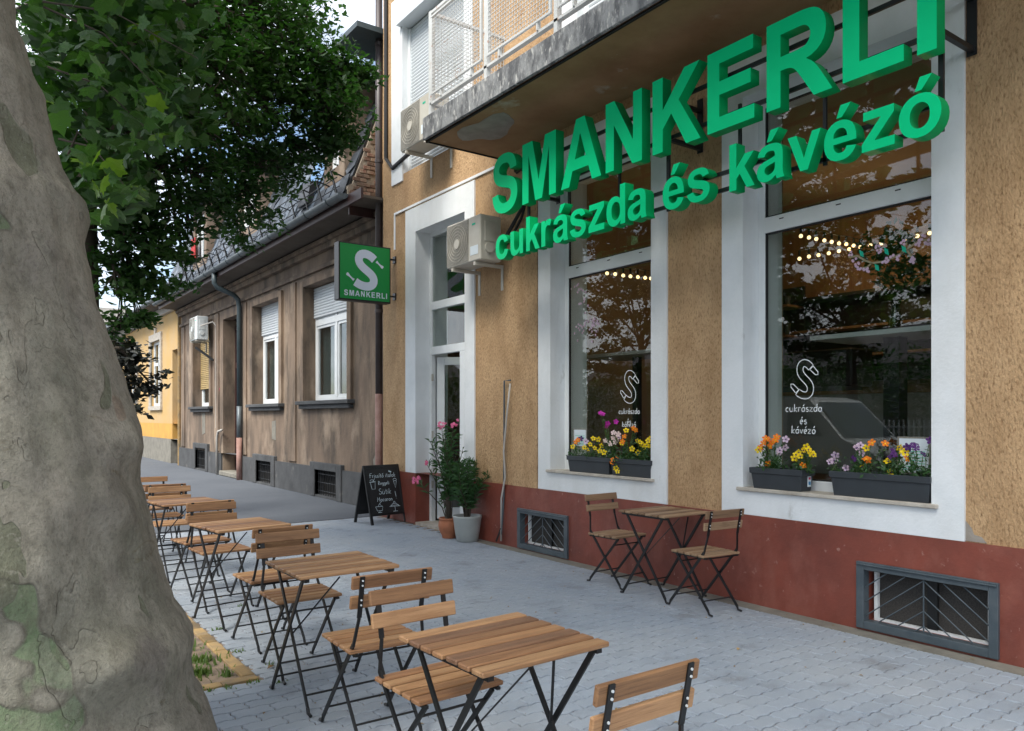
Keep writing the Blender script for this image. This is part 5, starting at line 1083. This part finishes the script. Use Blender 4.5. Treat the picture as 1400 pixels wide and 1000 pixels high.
# stems with blossom: angle, spread, height chosen towards the street and the left
t, tips = oleander((4.90, 8.20, .2), 'tall oleander with pink blossoms growing in the terracotta pot', 15, .75, 1.15, .22, [(R(150), .10, 1.17), (R(-60), .05, 1.18), (R(146), .28, .72), (R(144), .42, .50), (R(170), .25, 1.0)], 3, 21)
for k, tp in enumerate(tips[:4]):
    for j in range(1 if k == 2 else 2):
        fb = MB()
        for q in range(5): blossom(fb, tp + Vector((random.gauss(0, .028), random.gauss(0, .028), random.gauss(0.02, .022))), .019)
        obj('blossom_cluster', fb, m_pink, t)
oleander((4.95, 7.86, .28), 'dense green oleander without blossoms growing in the grey pot', 17, .35, .75, .34, None, 5, 40)

# ------------------------------------------------------------------ planters and flowers
def planter(u0, u1, X0, lab, h_=.165, dp_=.17, zb=.931):
    ya = onx(u0, 640, X0).y; yb = onx(u1, 640, X0).y; t = thing('window_box', lab, 'planter', (X0, (ya + yb) / 2, zb)); W = (ya - yb) / 2
    mb = MB(); n = 4
    def ring(ix, iy, z): return [(ix, -W + iy, z), (dp_ - ix, -W + iy, z), (dp_ - ix, W - iy, z), (ix, W - iy, z)]
    rings = [ring(.018, .022, 0), ring(.006, .008, h_ - .045), ring(-.004, -.002, h_ - .045), ring(-.006, -.004, h_), ring(.010, .012, h_), ring(.012, .014, h_ - .03)]
    vs = [p for r_ in rings for p in r_]; fs = [(3, 2, 1, 0)] + [(4 * i + k, 4 * i + (k + 1) % 4, 4 * i + 4 + (k + 1) % 4, 4 * i + 4 + k) for i in range(5) for k in range(4)]
    mb.add(vs, fs); obj('box', mb, m_planter, t, bevel=.003); obj('soil', MB().box(.012, dp_ - .012, -W + .014, W - .014, h_ - .05, h_ - .018), m_soil, t); return t
pl1 = planter(775, 832.5, 5.13, 'left of the two dark window boxes joined on the left window sill'); pl2 = planter(833.5, 890.5, 5.13, 'right of the two dark window boxes joined on the left window sill')
pl3 = planter(1025, 1096, 5.13, 'short dark window box with a torn sticker on the right-hand window sill'); pl4 = planter(1134, 1272, 5.13, 'long dark window box on the right-hand window sill', h_=.175)
W3 = abs(onx(1025, 640, 5.13).y - onx(1096, 640, 5.13).y) / 2
obj('torn_sticker', MB().box(.09, .135, -W3 + .008, -W3 + .011, .035, .115), m_paper, pl3); obj('sticker_print', MB().box(.1, .125, -W3 + .0055, -W3 + .0075, .05, .075), mat('sticker_blue', (.05, .25, .5), .6), pl3); obj('sticker_print', MB().box(.1, .125, -W3 + .0055, -W3 + .0075, .09, .108), m_graf, pl3)
def pansy(u, v0, X, h_, spread, fl, lab, seed, n_lf=130, lpx=None):
    """leafy plant rooted at wall depth X; fl = list of (u, v, material)"""
    random.seed(seed); b = onx(u, v0, X); b.z = 1.075; t = thing('flowering_plant', lab, 'flowers', b); lf = MB(); st = MB()
    pts = [onx(a, c, X + random.uniform(-.04, .04)) - b for a, c, m in fl]
    for p in pts: st.tube([(random.gauss(0, .02), random.gauss(0, .03), 0), (p.x * .5, p.y * .6, p.z * .6), p], .0022, 4)
    for k in range(n_lf):
        if random.random() < .6: p = Vector((random.gauss(0, .035), random.gauss(0, spread), abs(random.gauss(0, h_ * .35))))
        else: q = random.choice(pts); p = Vector((q.x * .8, q.y * random.uniform(.6, 1), q.z * random.uniform(.2, .85))) + Vector((random.gauss(0, .015),) * 3)
        leaf4(lf, p, random.uniform(.025, .045), .8)
    obj('foliage', lf, m_olean, t); obj('stem', st, m_grass, t)
    for p, (a, c, m) in zip(pts, fl):
        fb = MB(); blossom(fb, p, random.uniform(.024, .030)); o = obj('flower', fb, m, t); 
        if m in (m_yel, m_lil, m_orange): cb = MB(); cb.sphere(p + Vector((-.006, -.006, 0)), .006, 6, 4); obj('flower_centre', cb, m_purp if m is not m_orange else m_yel, o)
    return t
Y, O_, V_, LI, MG, PW = m_yel, m_orange, m_purp, m_lil, m_mag, m_wpet
pansy(787, 625, 5.20, .10, .05, [(787, 605, O_), (790, 602, O_), (794, 600, V_), (783, 611, Y), (799, 612, Y), (803, 615, Y)], 'small plant with orange and dark flowers at the left end of the left sill', 11, 90)
pansy(806, 627, 5.20, .11, .06, [(807, 608, Y), (811, 600, Y), (818, 601, Y), (820, 617, Y), (826, 619, Y), (822, 610, Y), (813, 613, Y), (801, 604, LI)], 'plant with yellow pansies in the left box of the left sill', 12, 120)
pansy(835, 630, 5.21, .28, .06, [(821, 565, MG), (824, 567, MG), (831, 579, MG), (829, 583, MG), (842, 577, MG), (839, 592, PW), (845, 594, PW), (838, 599, PW), (843, 601, PW), (834, 607, PW), (828, 603, PW), (846, 598, LI), (841, 605, PW), (835, 617, V_), (831, 623, LI), (833, 626, MG)], 'taller plant with magenta and pale pink flowers between the boxes of the left sill', 13, 260)
pansy(858, 631, 5.20, .18, .07, [(856, 589, Y), (866, 586, O_), (869, 588, O_), (854, 597, O_), (851, 604, O_), (850, 607, Y), (853, 613, V_), (843, 628, O_), (864, 614, Y)], 'plant with orange and yellow flowers in the right box of the left sill', 14, 230)
pansy(879, 633, 5.20, .14, .06, [(871, 603, Y), (875, 605, Y), (878, 608, Y), (886, 603, Y), (889, 600, Y), (884, 609, Y), (881, 613, Y), (890, 610, Y), (873, 619, Y)], 'plant thick with yellow pansies at the right end of the left sill', 15, 200)
pansy(841, 648, 5.125, .05, .02, [(838, 629, O_), (836, 634, O_), (844, 645, Y), (842, 640, Y)], 'trailing sprig with orange and yellow flowers hanging over the box edge of the left sill', 16, 18)
pansy(1055, 639, 5.20, .17, .05, [(1044, 606, O_), (1050, 603, O_), (1056, 605, O_), (1060, 602, O_), (1062, 598, O_), (1053, 610, O_), (1040, 612, O_), (1074, 601, LI), (1066, 616, LI), (1065, 619, LI), (1073, 612, LI), (1047, 600, O_), (1037, 615, Y), (1050, 634, O_)], 'bushy plant with orange and lilac pansies at the left end of the right-hand sill', 17, 260)
pansy(1098, 641, 5.20, .13, .04, [(1088, 622, Y), (1092, 619, Y), (1102, 611, Y), (1098, 616, Y), (1109, 620, Y), (1112, 622, Y), (1086, 627, Y), (1094, 624, Y), (1105, 615, Y), (1098, 637, O_)], 'plant with bright yellow pansies in the short box of the right-hand sill', 18, 130)
pansy(1150, 646, 5.20, .12, .035, [(1142, 622, LI), (1140, 630, LI), (1134, 632, LI), (1156, 640, LI)], 'thin leggy plant with pale lilac flowers at the left end of the long box', 19, 80)
pansy(1180, 648, 5.20, .16, .06, [(1172, 612, LI), (1176, 609, LI), (1170, 613, LI), (1192, 606, O_), (1184, 628, O_), (1186, 629, O_), (1184, 613, Y), (1178, 620, LI), (1178, 638, Y), (1167, 628, V_), (1210, 607, O_)], 'plant with orange poppy-like and lilac flowers left of centre in the long box', 20, 230)
pansy(1222, 650, 5.20, .16, .05, [(1222, 622, V_), (1221, 617, V_), (1218, 626, V_), (1232, 616, Y), (1237, 619, Y), (1229, 612, Y), (1214, 631, Y), (1218, 646, Y), (1216, 652, Y), (1239, 627, O_)], 'plant with yellow and dark purple pansies right of centre in the long box', 21, 210)
pansy(1258, 652, 5.20, .16, .05, [(1251, 608, V_), (1252, 613, V_), (1241, 611, V_), (1262, 622, V_), (1271, 603, V_), (1247, 610, V_), (1240, 614, V_)], 'tall plant with dark purple pansies at the right end of the long box', 22, 190)
random.seed(99)

# ------------------------------------------------------------------ plane tree in front
EDGE = [(-700, -60), (-300, -20), (0, 24), (40, 37), (68, 44), (108, 62), (160, 72), (208, 86), (236, 98), (260, 116), (280, 120.5), (300, 118), (320, 116), (340, 119), (360, 124), (400, 131), (440, 145), (480, 158), (520, 171), (560, 183), (590, 191), (615, 194), (640, 191), (660, 192), (690, 200), (720, 208), (760, 216), (800, 226), (840, 238), (865, 252), (885, 262), (905, 264), (930, 262), (960, 268), (985, 281), (1010, 290), (1060, 302), (1180, 325)]
DEP = 3.0
tree = thing('plane_tree', 'massive grey plane tree trunk with peeling green patches in the left foreground', 'tree', at(-20, 570, DEP) - Vector((0, 0, 1.5)))
def edge_u(v):
    for (v0, u0), (v1, u1) in zip(EDGE, EDGE[1:]):
        if v0 <= v <= v1: t = (v - v0) / (v1 - v0); t = t * t * (3 - 2 * t) * .5 + t * .5; return u0 + (u1 - u0) * t
    return EDGE[-1][1]
def trunk_mesh():
    NZ, NA = 230, 120; vs = []; fs = []
    z_lo, z_hi = -.05, 4.9
    from mathutils import noise as mn
    for i in range(NZ):
        z = z_lo + (z_hi - z_lo) * i / (NZ - 1); v = HY - (z - 1.5) * FPX / DEP; u = edge_u(v); sm = 0; 
        r_ = .50 + max(0, 1.5 - z) * .14 + max(0, .5 - z) ** 2 * .5 - max(0, z - 1.5) * .045
        # smooth axis from a heavily smoothed edge, bumps only on the visible right flank
        us = np.mean([edge_u(v + k) for k in range(-160, 161, 20)])
        
        ph = math.atan((us - 700) / FPX); Lt = (us - 700) / FPX * DEP - r_
        for _ in range(8): Lt = DEP * math.tan(ph - math.asin(min(.9, r_ / math.hypot(Lt, DEP))))
        c = O0 + FO * DEP + RI * Lt; bumpw = (u - us) / FPX * DEP * 1.12
        for k in range(NA):
            t = 2 * math.pi * k / NA; d = RI * math.cos(t) + FO * math.sin(t)
            rr = r_ + bumpw * max(0, math.cos(t + ph)) ** 1.2 
            p = Vector((math.cos(t) * 1.2, math.sin(t) * 1.2, z * .9))
            am = max(0, 1 - max(0, math.cos(t + ph)) ** 4 * .9)
            rr += (mn.noise(p * 1.3) * .055 + mn.noise(p * 3.1 + Vector((5, 5, 5))) * .028) * am + mn.noise(p * 7 + Vector((9, 1, 3))) * .008
            # burls facing the viewer
            for (bt, bz, bh, bw) in ((-62, .93, .06, .12), (-28, .62, .075, .12), (-95, 1.42, .05, .10), (-75, .78, .04, .05), (-18, 1.22, .05, .13), (-100, .55, .07, .2), (-2, 1.40, .05, .11), (-8, 1.13, .035, .09), (-82, 2.25, .03, .12), (-50, 2.28, .035, .16), (-110, 1.82, .025, .1)):
                dt = (math.degrees(t) - bt + 180) % 360 - 180; q = (math.radians(dt) * r_ / bw) ** 2 + ((z - bz) / (bw * .8)) ** 2
                if q < 6: rr += bh * math.exp(-q)
            rr -= .04 * math.exp(-(((math.degrees(t) + 40 + 180) % 360 - 180) / 12) ** 2) * max(0, min(1, (1.0 - z)))   # flute between roots
            vs.append(Vector((c.x, c.y, z)) + d * rr - tree.location)
    for i in range(NZ - 1):
        for k in range(NA): fs.append((i * NA + k, i * NA + (k + 1) % NA, (i + 1) * NA + (k + 1) % NA, (i + 1) * NA + k))
    me = bpy.data.meshes.new('trunk'); me.from_pydata(vs, [], fs); me.materials.append(m_bark); me.polygons.foreach_set('use_smooth', [True] * len(me.polygons)); return me, vs
tme, tvs = trunk_mesh(); link('trunk', tme, tree)
tl_ = tree.location
def wt(p): return Vector(p) - tl_
top = at(-170, -560, DEP)
lm = MB(); lm.tube([wt(top - Vector((0, 0, .5))), wt(top + Vector((-.3, .2, 1.2))), wt(top + Vector((-.9, .8, 3)))], [.42, .32, .2], 12)
lm.tube([wt(top), wt(top + Vector((.9, .6, .9))), wt(top + Vector((2.2, 2.0, 1.6))), wt(top + Vector((3.1, 3.8, 2.2)))], [.25, .17, .10, .04], 10)
lm.tube([wt(top), wt(top + Vector((-.9, -1.2, 1.2))), wt(top + Vector((-2.0, -2.6, 2.4)))], [.25, .16, .05], 10)
lm.tube([wt(top), wt(top + Vector((-.3, 1.5, .7))), wt(top + Vector((.2, 3.0, .4)))], [.2, .11, .04], 10)
obj('limb', lm, m_bark, tree, smooth=True)
LOB = [(0, .05), (.16, -.04), (.40, .0), (.36, .20), (.56, .46), (.35, .47), (.33, .62), (.17, .66), (0, 1.0), (-.17, .66), (-.33, .62), (-.35, .47), (-.56, .46), (-.36, .20), (-.40, .0), (-.16, -.04)]
def lobed(mb, M_, cup=.12):
    vs = [M_ @ Vector((x, y, -cup * (abs(x) * 1.2 + (y - .4) ** 2))) for x, y in LOB]; c = M_ @ Vector((0, .32, 0)); mb.add([c] + vs, [(0, i + 1, (i + 1) % len(vs) + 1) for i in range(len(vs))])
lfm = []
for k in range(3): b_ = MB(); lobed(b_, Matrix.Identity(4), .1 + .12 * k); lfm.append(b_.mesh('leaf', m_leaf)); b_ = MB(); lobed(b_, Matrix.Identity(4), .1 + .1 * k); lfm.append(b_.mesh('leaf', m_leafy))
def rand_leaf_rot(): return (R(random.gauss(-20, 38)), R(random.gauss(0, 38)), random.uniform(0, 6.283))
# foliage spray hanging between trunk and street, individually placed large leaves
twigs = MB(); spray = []
def sprayc(u, v, dep, ru, rv, n, sz=(.085, .15), yl=.04):
    for k in range(n):
        uu = u + random.gauss(0, ru); vv = v + random.gauss(0, rv); dd = dep + random.gauss(0, .3); spray.append((at(uu, vv, dd), random.uniform(*sz), random.random() < yl))
for a in ((215, 125, 5.2, 18, 22, 16), (150, 110, 5.4, 30, 25, 22), (110, 60, 5.2, 30, 30, 20), (190, 60, 5.8, 40, 30, 26), (150, 180, 5.2, 30, 22, 22), (205, 185, 5.0, 26, 14, 22), (225, 150, 5.0, 16, 12, 8), (120, 225, 4.9, 16, 16, 12), (150, 245, 4.9, 18, 14, 14, (.1, .17), .2), (175, 260, 5.2, 20, 16, 10), (120, 215, 4.7, 8, 4, 3, (.12, .16), 1), (140, 250, 4.8, 9, 4, 3, (.12, .16), 1), (75, 140, 4.6, 6, 8, 4, (.12, .16), .5), (100, 20, 5.5, 50, 18, 22), (230, 20, 5.8, 40, 20, 22), (145, 290, 5.3, 14, 16, 8), (260, 90, 5.8, 26, 24, 16)): sprayc(*a)
random.shuffle(spray)
for p, s_, yl in spray[:270]:
    o = link('leaf', lfm[random.randrange(3) * 2 + (1 if yl else 0)], tree, wt(p), rand_leaf_rot()); o.scale = (s_,) * 3
for (u0, v0), (u1, v1) in (((60, 10), (225, 130)), ((60, 90), (215, 190)), ((80, 190), (175, 260)), ((93, 212), (120, 195)), ((40, 0), (270, 80))):
    a = at(u0, v0, 5.5); b = at(u1, v1, 5.4); m0 = a.lerp(b, .5) + Vector((0, 0, .12)); twigs.tube([wt(a), wt(m0), wt(b)], [.009, .006, .003], 5)
obj('branch', twigs, m_branch, tree)
cr_ = MB(); random.seed(21)
def crown_leaf(p, s_):
    M_ = Matrix.Translation(wt(p)) @ Matrix.Rotation(random.uniform(0, 6.28), 4, 'Z') @ Matrix.Rotation(R(random.gauss(0, 35)), 4, 'X') @ Matrix.Rotation(R(random.gauss(0, 35)), 4, 'Y') @ Matrix.Scale(s_, 4)
    n = [0, 2, 4, 6, 8, 10, 12, 14]; vs = [M_ @ Vector((LOB[i][0], LOB[i][1], -.12 * abs(LOB[i][0]))) for i in n]; cr_.add(vs, [tuple(range(8))])
for (c, r_, n_) in ((Vector((1.2, 2.2, 7.6)), (2.2, 2.4, 1.3), 2600), (Vector((-1.5, 4.0, 7.4)), (2.6, 2.6, 1.6), 2600), (Vector((-2.5, .5, 7.2)), (2.4, 2.6, 1.6), 2200), (Vector((.6, 6.2, 6.6)), (1.6, 1.8, 1.2), 1300), (Vector((0, -2.5, 7.2)), (2.4, 2, 1.3), 1400)):
    for k in range(n_):
        while True:
            q = Vector((random.uniform(-1, 1), random.uniform(-1, 1), random.uniform(-1, 1)))
            if q.length < 1: break
        crown_leaf(c + Vector((q.x * r_[0], q.y * r_[1], q.z * r_[2])), random.uniform(.10, .19))
# dark backing leaves behind the spray
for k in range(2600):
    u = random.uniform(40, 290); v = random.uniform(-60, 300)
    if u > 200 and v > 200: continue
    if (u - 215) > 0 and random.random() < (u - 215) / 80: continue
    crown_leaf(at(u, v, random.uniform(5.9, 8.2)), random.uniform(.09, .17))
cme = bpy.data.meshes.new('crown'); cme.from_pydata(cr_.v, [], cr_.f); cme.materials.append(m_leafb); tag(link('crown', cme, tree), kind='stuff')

# ------------------------------------------------------------------ fine-leaved street tree behind
def leafy_tree(name, label, base, trunk_pts, trunk_r, clumps, leaf, m_l, seed, n_scale=1.0, m_b=None, group=None):
    random.seed(seed); t = thing(name, label, 'tree', base); b0 = Vector(base)
    tb_ = MB(); tb_.tube([Vector(p) - b0 for p in trunk_pts], trunk_r, 12); obj('trunk', tb_, m_b or m_branch, t, smooth=True)
    br = MB(); hub = Vector(trunk_pts[-1]) - b0; cr = MB()
    for (c, r_, n_) in clumps:
        c = Vector(c) - b0; mid = hub.lerp(c, .5) + Vector((random.gauss(0, .12), random.gauss(0, .12), random.uniform(.0, .25)))
        br.tube([hub.lerp(Vector(trunk_pts[-2]) - b0, random.random() * .4), mid, c], [.045, .028, .008], 5)
        # secondary twigs each carrying a flattened tuft of leaves
        nt_ = max(4, int(n_ / 60)); tw_ = []
        for k in range(nt_):
            d = Vector((random.gauss(0, 1), random.gauss(0, 1), random.gauss(0, .8))).normalized() * r_ * random.uniform(.35, 1.0); q = c + d; tw_.append(q)
            br.tube([c.lerp(mid, random.random() * .3), c + d * .5 + Vector((0, 0, .04)), q], [.010, .006, .003], 3, False)
        for k in range(int(n_ * n_scale)):
            q = random.choice(tw_); p = q + Vector((random.gauss(0, .17), random.gauss(0, .17), random.gauss(0, .075))) * (r_ ** .5) ; leaf4(cr, p, leaf * random.uniform(.7, 1.35), .45)
    obj('branch', br, m_b or m_branch, t)
    me = bpy.data.meshes.new('crown'); me.from_pydata(cr.v, [], cr.f); me.materials.append(m_l); tag(link('crown', me, t), kind='stuff'); return t
cl = []
def C2(u, v, dep, r_, n_): cl.append((at(u, v, dep), r_, n_))
for u, v, dep, r_, n_ in (
    (435, 95, 9, .45, 1600), (462, 185, 9.4, .22, 500), (470, 95, 9.2, .38, 1100), (490, 105, 9.2, .22, 500), (380, 30, 9, .6, 1700), (350, 10, 8.5, .7, 1900), (290, 30, 8.5, .8, 1900), (230, 30, 8.5, .8, 1500), (420, 120, 9, .55, 1900), (455, 150, 9, .4, 1400), (365, 90, 8.8, .65, 1900),
    (310, 110, 8.2, .6, 900), (260, 100, 8.2, .6, 1200), (385, 165, 9, .55, 1800), (440, 190, 9.2, .38, 900), (415, 215, 9.2, .36, 800), (340, 190, 8.8, .5, 1100), (290, 190, 8.2, .5, 800), (240, 180, 8, .6, 1100), (360, 235, 9.0, .42, 1300), (395, 250, 9.4, .28, 450),
    (310, 250, 8.6, .4, 1000), (345, 285, 8.8, .34, 900), (262, 245, 8, .45, 1000), (215, 250, 7.8, .5, 1100), (290, 285, 8.4, .34, 600), (330, 320, 8.8, .2, 300), (240, 300, 7.8, .38, 700), (190, 310, 7.6, .4, 900), (265, 330, 8.2, .3, 450), (220, 350, 7.8, .32, 700), (255, 370, 8.2, .2, 250), (175, 365, 7.6, .35, 900), (205, 390, 7.8, .24, 500), (160, 405, 7.4, .25, 500),
    (170, 330, 7.4, .4, 700), (185, 430, 7.9, .16, 350), (165, 450, 7.8, .2, 400), (330, 140, 10.5, .6, 900), (365, 70, 10.5, .6, 1000), (300, 60, 10.5, .8, 1000), (220, 130, 9.5, .8, 900), (200, 220, 9, .7, 800), (430, 20, 10, .5, 1000), (130, 340, 7.6, .3, 500)): C2(u, v, dep, r_, n_)
for c, r_, n_ in (((-.5, 9.5, 5.5), 1.3, 2200), ((-1.2, 8, 5.8), 1.2, 2000), ((0, 10.5, 6.5), 1.4, 2200), ((-1, 7, 6.8), 1.3, 2000), ((1, 9, 7.8), 1.4, 2400), ((2.0, 10.8, 6.6), 1.3, 2600), ((3.1, 9.9, 7.2), 1.0, 2000), ((1.0, 12.2, 6.2), 1.4, 2600), ((2.2, 13.2, 6.3), 1.2, 2200), ((.2, 13.6, 6.8), 1.5, 2200), ((2.2, 11.6, 7.8), 1.4, 2400)): cl.append((c, r_, n_))
leafy_tree('street_tree', 'fine-leaved dark green street tree overhanging the pavement behind the big trunk', (1.02, 8.6, 0), [(1.02, 8.6, -.05), (1.03, 8.6, 1), (1.0, 8.62, 2.2), (.98, 8.6, 3.6), (1.1, 8.7, 5.2), (1.2, 8.8, 6.2)], [.15, .12, .11, .10, .08, .05], cl, .085, m_leaf2, 31, .55, None)
dk = [(at(u, v, dep), r_, n_) for u, v, dep, r_, n_ in ((168, 470, 11, .35, 260), (185, 500, 11, .32, 200), (165, 520, 11, .4, 240), (205, 520, 11.2, .2, 60), (180, 545, 11, .28, 110), (214, 535, 11.3, .1, 22), (195, 565, 11, .1, 20), (150, 490, 11, .4, 300), (140, 540, 11, .4, 200))]
leafy_tree('purple_leaved_tree', 'small tree with nearly black purple leaves in front of the yellow house', (.55, 11.9, 0), [(.55, 11.9, 0), (.55, 11.9, 1.2), (.6, 11.9, 2.6)], [.05, .045, .035], dk, .115, m_leafd, 41, 1.0)

# ------------------------------------------------------------------ across the street (seen mirrored in the glass)
def rand_tree(x, y, h_, r_, lab, seed, nm='street_tree', n_=1500):
    random.seed(seed); cl_ = []
    for k in range(18):
        a = random.uniform(0, 6.28); q = random.uniform(.2, 1) * r_; cl_.append(((x + math.cos(a) * q, y + math.sin(a) * q, h_ * random.uniform(.36, 1)), r_ * .40, n_ // 2))
    leafy_tree(nm, lab, (x, y, 0), [(x, y, -.1), (x, y, h_ * .25), (x + .1, y, h_ * .5)], [.2, .16, .1], cl_, .19, m_leaf2, seed + 1)
rand_tree(-10.2, 5.5, 8.5, 3.3, 'leafy tree on the far pavement mirrored in the right-hand window', 51)
rand_tree(-10.4, 12.5, 9, 3.6, 'leafy tree on the far pavement beyond the white van', 52)
rand_tree(-10.4, 21, 9, 3.6, 'third leafy tree along the far pavement', 53)
rand_tree(-.1, 42, 7, 2.4, 'distant kerb tree in front of the pale end building', 55)
ob = thing('opposite_house', 'pale house across the street with a low tiled roof', 'house', (-19, 4, 0))
obj('wall', MB().box(-6, 0, -14, 30, 0, 3.6), m_opp, ob); obj('roof', MB().prism([(-6.3, -14.3, 3.6), (.3, -14.3, 3.6), (-3, -14.3, 5.4)], (0, 44.6, 0)), m_brown, ob)
for k in range(9): obj('window', MB().box(-.01, .03, -12 + 4.6 * k, -10.6 + 4.6 * k, 1.2, 2.8), m_vang, ob)
random.seed(77); hb = MB()
for k in range(26000):
    leaf4(hb, Vector((-16.2 + random.gauss(0, .6), random.uniform(-8, 34), random.uniform(.05, 1) ** .7 * (3.6 + .5 * math.sin(k * .37)))), random.uniform(.12, .24))
hme = bpy.data.meshes.new('hedge'); hme.from_pydata(hb.v, [], hb.f); hme.materials.append(m_leaf2)
tag(link('hedge', hme), 'tall dense hedge behind the white fence across the street', 'hedge', kind='stuff')
fn = thing('picket_fence', 'white upright-bar fence in front of the opposite house', 'fence', (-13.6, 0, 0))
fbm = MB().box(-.015, .015, -.02, .02, 0, 1.3).mesh('picket', m_pvc)
for k in range(110): link('picket', fbm, fn, (0, -4 + .16 * k, .1))
obj('fence_rail', MB().box(-.03, .03, -4, 13.6, .3, .36).box(-.03, .03, -4, 13.6, 1.15, 1.21), m_pvc, fn)
def vehicle(name, lab, cat, loc, rz, prof, win, W_, paint, wheels, glass_side):
    t = thing(name, lab, cat, loc, rz); n = len(prof)
    sec = [(-.5, .0), (-.5, 1.0)]
    mb = MB(); hw = W_ / 2; 
    rings = []
    for (s_, ins) in ((-hw + .06, .10), (-hw, .0), (hw, .0), (hw - .06, .10)):
        cx = sum(p[0] for p in prof) / n; cz = sum(p[1] for p in prof) / n
        rings.append([(cx + (p[0] - cx) * (1 - ins * .15), s_ * (1 - .10 * max(0, (p[1] - 1.0))), cz + (p[1] - cz) * (1 - ins * .3)) for p in prof])
    vs = [p for r_ in rings for p in r_]; fs = [tuple(range(n))[::-1], tuple(3 * n + k for k in range(n))] + [(i * n + k, i * n + (k + 1) % n, (i + 1) * n + (k + 1) % n, (i + 1) * n + k) for i in range(3) for k in range(n)]
    mb.add(vs, fs); obj('body', mb, paint, t, smooth=False)
    for s in (-1, 1):
        for poly in glass_side: obj('side_window', MB().prism([(x, s * (hw * (1 - .10 * max(0, z - 1.0)) + .004), z) for x, z in poly], (0, -s * .01, 0)), m_vang, t)
    obj('windscreen', MB().quad(*[(a, b * (hw * (1 - .1 * max(0, c - 1)) - .12), c) for a, b, c in win]), m_vang, t)
    for x in wheels:
        for s in (-1, 1):
            w_ = obj('wheel', MB().tube([(x, s * (hw - .20), .32), (x, s * (hw + .01), .32)], .32, 22), m_tyre, t); obj('rim', MB().tube([(x, s * (hw + .0), .32), (x, s * (hw + .02), .32)], .2, 16), m_zinc, w_)
    for s in (-1, 1): obj('headlight', MB().box(prof[0][0] - .03 if False else max(p[0] for p in prof) - .25, max(p[0] for p in prof) - .02, s * (hw - .3), s * (hw - .1), .72, .86), m_iwhite, t)
    return t
vehicle('delivery_van', 'white delivery van parked across the kerb, mirrored in the right-hand window', 'van', (-2.6, 9.4, -.13), R(-90),
    [(-2.4, .3), (-2.45, 1.0), (-2.35, 1.9), (-2.2, 2.0), (.9, 2.0), (1.2, 1.93), (1.85, 1.25), (2.45, 1.0), (2.6, .75), (2.6, .3)], [(1.28, -1, 1.9), (1.28, 1, 1.9), (1.87, 1, 1.28), (1.87, -1, 1.28)], 1.85, m_van, (-1.6, 1.75), [[(.75, 1.28), (1.5, 1.28), (1.12, 1.7), (.75, 1.7)]])
vehicle('parked_car', 'silver hatchback parked in front of the white van', 'car', (-2.6, 3.9, -.13), R(-90),
    [(-2.0, .3), (-2.05, .9), (-1.8, 1.25), (-1.3, 1.48), (.1, 1.5), (.9, 1.05), (1.8, .9), (2.05, .65), (2.05, .3)], [(.15, -1, 1.47), (.15, 1, 1.47), (.88, 1, 1.08), (.88, -1, 1.08)], 1.7, m_zinc, (-1.25, 1.3), [[(-1.6, 1.05), (.7, 1.05), (.1, 1.4), (-1.2, 1.4)]])
